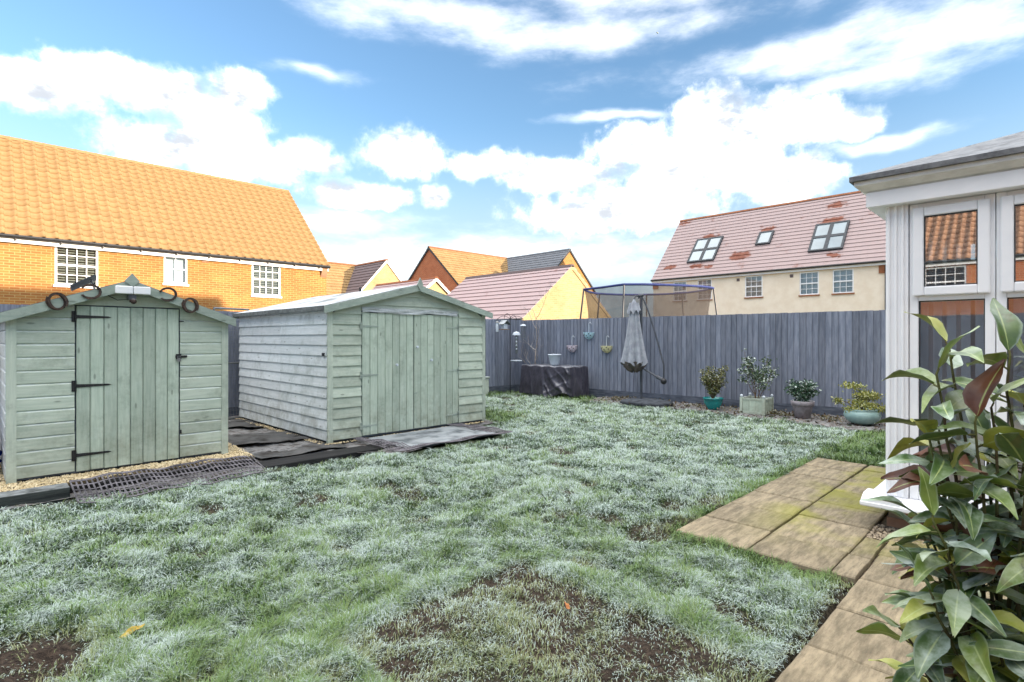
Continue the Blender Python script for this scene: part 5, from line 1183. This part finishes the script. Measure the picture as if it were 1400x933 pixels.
# ================================================================ conservatory
def conservatory():
    x0, yN, yS, xE = 4.57, 0.84, -6.35, 8.4
    t = thing('conservatory', 'white framed conservatory with grey roof, coated panes and a brick plinth', 'conservatory', ((x0+xE)/2, -0.9, 0))
    # plinth of real bricks on the two garden sides
    pl = obj('plinth', M().box(x0+0.012, xE-0.012, yS, yN-0.012, -0.05, 0.165), surf('mortar', '#8f8373', '#7c7163', 20, rough=0.95, vary=0), t)
    bm = M().box(0.003, 0.212, 0, 0.10, 0, 0.062).mesh('brick'); bm.materials.append(MT['tile_orange'])
    for r in range(3):
        z = -0.045+r*0.072; y = yN-(0.0 if r % 2 else 0.1)
        while y > yS+0.25:
            o = bpy.data.objects.new('brick', bm); COL.objects.link(o); o.parent = pl; o.rotation_euler = (0, 0, R(-90)); o.location = (x0, y, z); y -= 0.222
    S = SIDE(x0); W_ = MT['white']
    obj('sill', M().prism([(x0-0.13, 0.172), (x0-0.135, 0.18), (x0-0.135, 0.20), (x0-0.03, 0.245), (x0+0.10, 0.245), (x0+0.10, 0.172)], yS, yN+0.13, lambda e, x, z: (x, e, z)), W_, t)
    obj('sill', M().prism([(yN+0.128, 0.172), (yN+0.133, 0.18), (yN+0.133, 0.20), (yN+0.03, 0.243), (yN-0.10, 0.243), (yN-0.10, 0.172)], x0-0.128, xE, lambda e, y, z: (e, y, z)), W_, t)
    # fluted corner post
    m = M(); bx(m, yN-0.13, yN, 0.0-0.10, 0.02, 0.246, 2.27, S); cp = obj('corner_post', m, W_, t, bevel=0.006)
    for k in range(3): obj('flute', bx(M(), yN-0.028-0.04*k, yN-0.012-0.04*k, 0.0215, 0.033, 0.25, 2.265, S), W_, cp, bevel=0.004)
    def light(y1, y0, top_z0=1.655, top_z1=2.205):          # one window bay: fixed pane below, casement above
        f = 0.05; m = M()
        bx(m, y0, y0+f, -0.06, 0.004, 0.2465, 2.262, S); bx(m, y1-f, y1, -0.06, 0.004, 0.2465, 2.262, S)
        bx(m, y0+f, y1-f, -0.059, 0.003, 0.2466, 0.30, S); bx(m, y0+f, y1-f, -0.059, 0.003, 1.60, 1.655, S); bx(m, y0+f, y1-f, -0.059, 0.003, 2.205, 2.262, S)
        w = obj('window', m, W_, t, bevel=0.005)
        a, b, c, d = y0+0.022, y1-0.022, 1.632, 2.228; g = 0.062; m = M()
        bx(m, a, a+g, 0.005, 0.036, c, d, S); bx(m, b-g, b, 0.005, 0.036, c, d, S); bx(m, a+g, b-g, 0.0052, 0.0358, c, c+g, S); bx(m, a+g, b-g, 0.0052, 0.0358, d-g, d, S)
        cs = obj('casement', m, W_, w, bevel=0.009)
        obj('pane', bx(M(), a+g-0.008, b-g+0.008, 0.012, 0.016, c+g-0.008, d-g+0.008, S), MT['glass_cons'], w)
        gk = MT['dark_frame']; m = M()
        bx(m, a+g, a+g+0.005, 0.0165, 0.03, c+g, d-g, S); bx(m, b-g-0.005, b-g, 0.0165, 0.03, c+g, d-g, S); bx(m, a+g+0.005, b-g-0.005, 0.0165, 0.03, c+g, c+g+0.005, S); bx(m, a+g+0.005, b-g-0.005, 0.0165, 0.03, d-g-0.005, d-g, S); obj('gasket', m, gk, w)
        obj('pane', bx(M(), y0+f-0.008, y1-f+0.008, -0.034, -0.030, 0.292, 1.608, S), MT['glass_low'], w)
        m = M(); bx(m, y0+f, y0+f+0.006, -0.0295, -0.015, 0.30, 1.60, S); bx(m, y1-f-0.006, y1-f, -0.0295, -0.015, 0.30, 1.60, S); bx(m, y0+f+0.006, y1-f-0.006, -0.0295, -0.015, 0.30, 0.306, S); bx(m, y0+f+0.006, y1-f-0.006, -0.0295, -0.015, 1.594, 1.60, S); obj('gasket', m, gk, w)
        # vertical blind inside
        yb = y0+0.06
        while yb < y1-0.05:
            m = M().prism([(0, 0), (0.030, 0.052), (0.033, 0.050), (0.003, -0.002)], 0.33, 2.20, lambda e, p, q: (x0+0.16+p, yb+q, e)); obj('blind_slat', m, MT['net_curtain'], w); yb += 0.075
    ys = [yN-0.132, 0.262, -0.30, -0.86, -1.42, -1.98, -2.6, -3.4, -4.2, -5.0, -5.7, yS]
    for a, b in zip(ys[:-1], ys[1:]): light(a-0.002, b+0.002)
    # inner walls, floor and ceiling
    obj('floor', M().box(x0+0.11, xE-0.05, yS, yN-0.11, 0.1652, 0.19), surf('conservatory_floor', '#6b5c4c', '#7d6d5c', 6, rough=0.6, vary=0), t)
    obj('rear_wall', M().box(xE-0.05, xE, yS, yN, 0.17, 2.27), MT['render_y'], t); obj('end_wall', M().box(x0+0.10, xE-0.05, yN-0.10, yN-0.002, 0.246, 2.262), MT['white'], t)
    # fascia, moulding, hipped roof
    def ring(prof, name, mat):     # profile of (overhang, z) mitred round the corner
        V = []
        for o, z in prof: V += [(x0-o, yS, z), (x0-o, yN+o, z), (xE, yN+o, z)]
        n = len(prof); F = [(3*i+a, 3*((i+1) % n)+a, 3*((i+1) % n)+a+1, 3*i+a+1) for i in range(n) for a in (0, 1)]; F += [tuple(3*i for i in range(n)), tuple(3*i+2 for i in range(n))]
        return obj(name, M().add(V, F), mat, t)
    ring([(-0.10, 2.263), (0.095, 2.263), (0.100, 2.268), (0.100, 2.365), (-0.10, 2.365)], 'fascia', MT['white'])
    ring([(-0.09, 2.3655), (0.085, 2.3655), (0.095, 2.376), (0.110, 2.378), (0.155, 2.410), (0.160, 2.414), (0.160, 2.444), (-0.09, 2.444)], 'gutter_moulding', MT['white_dirty'])
    o = 0.185; zE, pitch = 2.4445, math.tan(R(21)); rx = 1.9; zr = zE+0.022+rx*pitch
    A = (x0-o, yS, zE); B = (x0-o, yN+o, zE); Cc = (xE+0.1, yN+o, zE); up = lambda p, h=0.034: (p[0], p[1], p[2]+h)
    V = [A, B, Cc, up(A), up(B), up(Cc), (x0-o+rx, yS, zr), (x0-o+rx, yN+o-rx, zr), (xE+0.1, yN+o-rx, zr)]
    obj('roof', M().add(V, [(0,1,4,3), (1,2,5,4), (3,4,7,6), (4,5,8,7), (0,2,1), (6,7,8)]), MT['grey_roof'], t, fix=False)
conservatory()

# ================================================================ laurel in the foreground
def leaf_mesh(L, w, droop, cup, twist, seed):
    rs = random.Random(seed); n = 7; rows = []
    V = []; A = []
    for i in range(n+1):
        s = i/n; ww = w*math.sin(math.pi*min(1, s**0.82))**0.75*(1-0.25*s) if 0 < i < n else 0.002
        x = L*(s-0.10*droop*s*s); z = -droop*L*0.55*s*s; tw = twist*s; wav = 0.012*math.sin(s*9+seed)
        for k, q in ((-1, -1), (-0.5, -0.5), (0, 0), (0.5, 0.5), (1, 1)):
            y = q*ww; zz = z+cup*abs(q)**1.3*ww*0.9+(wav*abs(q)*0.5)-0.0
            V.append((x, y*math.cos(tw)-zz*0+0, zz+y*math.sin(tw))); A.append(abs(k))
    F = [(i*5+k, i*5+k+1, (i+1)*5+k+1, (i+1)*5+k) for i in range(n) for k in range(4)]
    m = M().add(V, F); 
    me = m.mesh('leaf', True, False); at = me.attributes.new('across', 'FLOAT', 'POINT'); at.data.foreach_set('value', A); return me
def laurel():
    rs = random.Random(23)
    base = Vector((1.66, 0.07, 0.0)); t = thing('laurel_bush', 'frost edged laurel bush with leathery leaves beside the conservatory', 'bush', tuple(base))
    LM = []
    for k in range(5):
        for mi, mt in enumerate(LAUREL):
            me = leaf_mesh(rs.uniform(0.115, 0.16), rs.uniform(0.028, 0.038), rs.uniform(0.15, 1.1), rs.uniform(0.15, 0.8), rs.uniform(-0.8, 0.8), k*7+mi); me.materials.append(mt); LM.append((mi, me))
    bymat = {i: [m for j, m in LM if j == i] for i in range(4)}
    stem = surf('laurel_bark', '#565a34', '#43372a', 18, rough=0.8, vary=0.15)
    f, r = Vector((0.7071, 0.7071, 0)), Vector((0.7071, -0.7071, 0))
    cnt = 0; bag = []
    def leaf(p, d, brown=0.05):
        nonlocal cnt
        q = rs.random(); mi = 3 if q < brown else (2 if q < brown+0.16 else (1 if q < 0.62 else 0))
        me = rs.choice(bymat[mi])
        d = d.normalized(); side = d.cross(Vector((0,0,1))); side = side.normalized() if side.length > 1e-3 else Vector((1,0,0)); upv = side.cross(d)
        roll = rs.gauss(0, 0.5); s2 = side*math.cos(roll)+upv*math.sin(roll); u2 = d.cross(s2)*-1
        s2 = -s2
        u2 = d.cross(s2)
        sc = rs.uniform(0.62, 0.95); M4 = Matrix((d*sc, s2*sc, u2*sc)).transposed().to_4x4(); M4.translation = p-base
        bag.append((mi, me, M4)); cnt += 1
    m = M()
    # stem tips as (lateral, depth, height) from the base
    tips = [(-0.19, -0.02, 1.27, 5), (-0.11, 0.03, 1.33, 5), (-0.03, -0.03, 1.31, 5), (0.06, 0.02, 1.28, 5), (-0.18, 0.0, 1.12, 7), (-0.14, -0.06, 1.17, 7), (-0.09, -0.05, 1.20, 6), (0.0, -0.10, 1.17, 6), (0.07, -0.06, 1.18, 6)]
    h = 1.10
    while h > 0.50:
        left = -0.18 if h > 0.95 else (-0.225 if h > 0.66 else -0.15)
        lt = left+rs.uniform(0, 0.04)
        while lt < 0.13:
            tips.append((lt+rs.uniform(-.02,.02), rs.uniform(-0.20, 0.12)*(1-abs(lt)*1.2), h+rs.uniform(-.04,.04), 10)); lt += 0.072
        h -= 0.084
    for (lt, dp, h, nl) in tips:
        tip = base+r*lt+f*dp+Vector((0,0,h)); b0 = base+r*lt*0.12+f*dp*0.12+Vector((0,0,0.22)); mid = base+r*lt*0.40+f*dp*0.4+Vector((0,0,h*0.66))
        pts = []
        for k in range(13):
            s = k/12; p = b0*(1-s)**2+mid*2*s*(1-s)+tip*s*s; pts.append(p+Vector((rs.uniform(-.006,.006), rs.uniform(-.006,.006), 0)))
        m.tube(pts, [0.0065*(1-0.62*k/12) for k in range(13)], 6, False)
        ang = rs.random()*6.28
        for k in range(nl+1):
            s = 1-0.034*k-(rs.uniform(0.03, 0.12) if k == nl else 0); i = min(11.99, s*12); p = pts[int(i)].lerp(pts[int(i)+1], i-int(i)); ax = (pts[12]-pts[9]).normalized()
            ang += 2.4+rs.uniform(-0.4, 0.4); o1 = ax.orthogonal().normalized(); o2 = ax.cross(o1); out = o1*math.cos(ang)+o2*math.sin(ang)
            spread = 0.45 if k == 0 else rs.uniform(0.9, 1.5)
            d = ax*math.cos(spread)+out*math.sin(spread)+Vector((0,0,-0.10)); pe = p+d.normalized()*0.014; m.tube([p, pe], 0.0022, 4, False); leaf(pe, d)
    obj('stems', m, stem, t)
    bag.sort(key=lambda q: (q[2].translation+base-Vector((0, 0, 1.35))).length)
    for mi, me, M4 in bag[:300]:
        o = bpy.data.objects.new('leaf', me); COL.objects.link(o); o.parent = t; o.matrix_basis = M4
    for k in range(4):
        m = M(); A = []
        for mi, me, M4 in bag[300:]:
            if mi == k: m.add([M4 @ v.co for v in me.vertices], [tuple(p.vertices) for p in me.polygons]); A += [a.value for a in me.attributes['across'].data]
        if m.v:
            me = m.mesh('leaf_mass', True, False); at = me.attributes.new('across', 'FLOAT', 'POINT'); at.data.foreach_set('value', A); me.materials.append(LAUREL[k])
            o = bpy.data.objects.new('leaf_mass', me); COL.objects.link(o); o.parent = t; stuff(o)
    print('laurel leaves', cnt)
    o = tag(obj('plant_tub', M().lathe([(0,0.02),(0.15,0.02),(0.20,0.26),(0.215,0.265),(0.215,0.29),(0.19,0.29),(0.18,0.25),(0,0.24)], tuple(base), 30), MT['stone_pot'], smooth=True), 'grey tub holding the laurel bush', 'plant pot')
laurel()

# ---------------------------------------------------------------- fallen leaves
def fallen(x, y, L, rot, mat, label):
    me = leaf_mesh(L, L*0.2, -0.25, 0.3, 0.3, 3); me.materials.append(mat); o = bpy.data.objects.new('fallen_leaf', me); COL.objects.link(o)
    o.location = (x, y, float(lawn_z(np.array([x]), np.array([y]))[0])+0.022); o.rotation_euler = (R(6), R(-4), R(rot)); tag(o, label, 'leaf', 'fallen leaves')
yl = surf('yellow_dead_leaf', '#b8a04c', '#9c8438', 20, rough=0.7, vary=0, bump=0.1); ol = surf('orange_dead_leaf', '#b07848', '#8d5a34', 20, rough=0.7, vary=0, bump=0.1)
fallen(0.47, 2.94, 0.10, 10, yl, 'yellow fallen leaf lying on the frosted grass near muddy ground')
fallen(2.10, 1.70, 0.06, 60, ol, 'small orange fallen leaf on the bare square patch of soil')
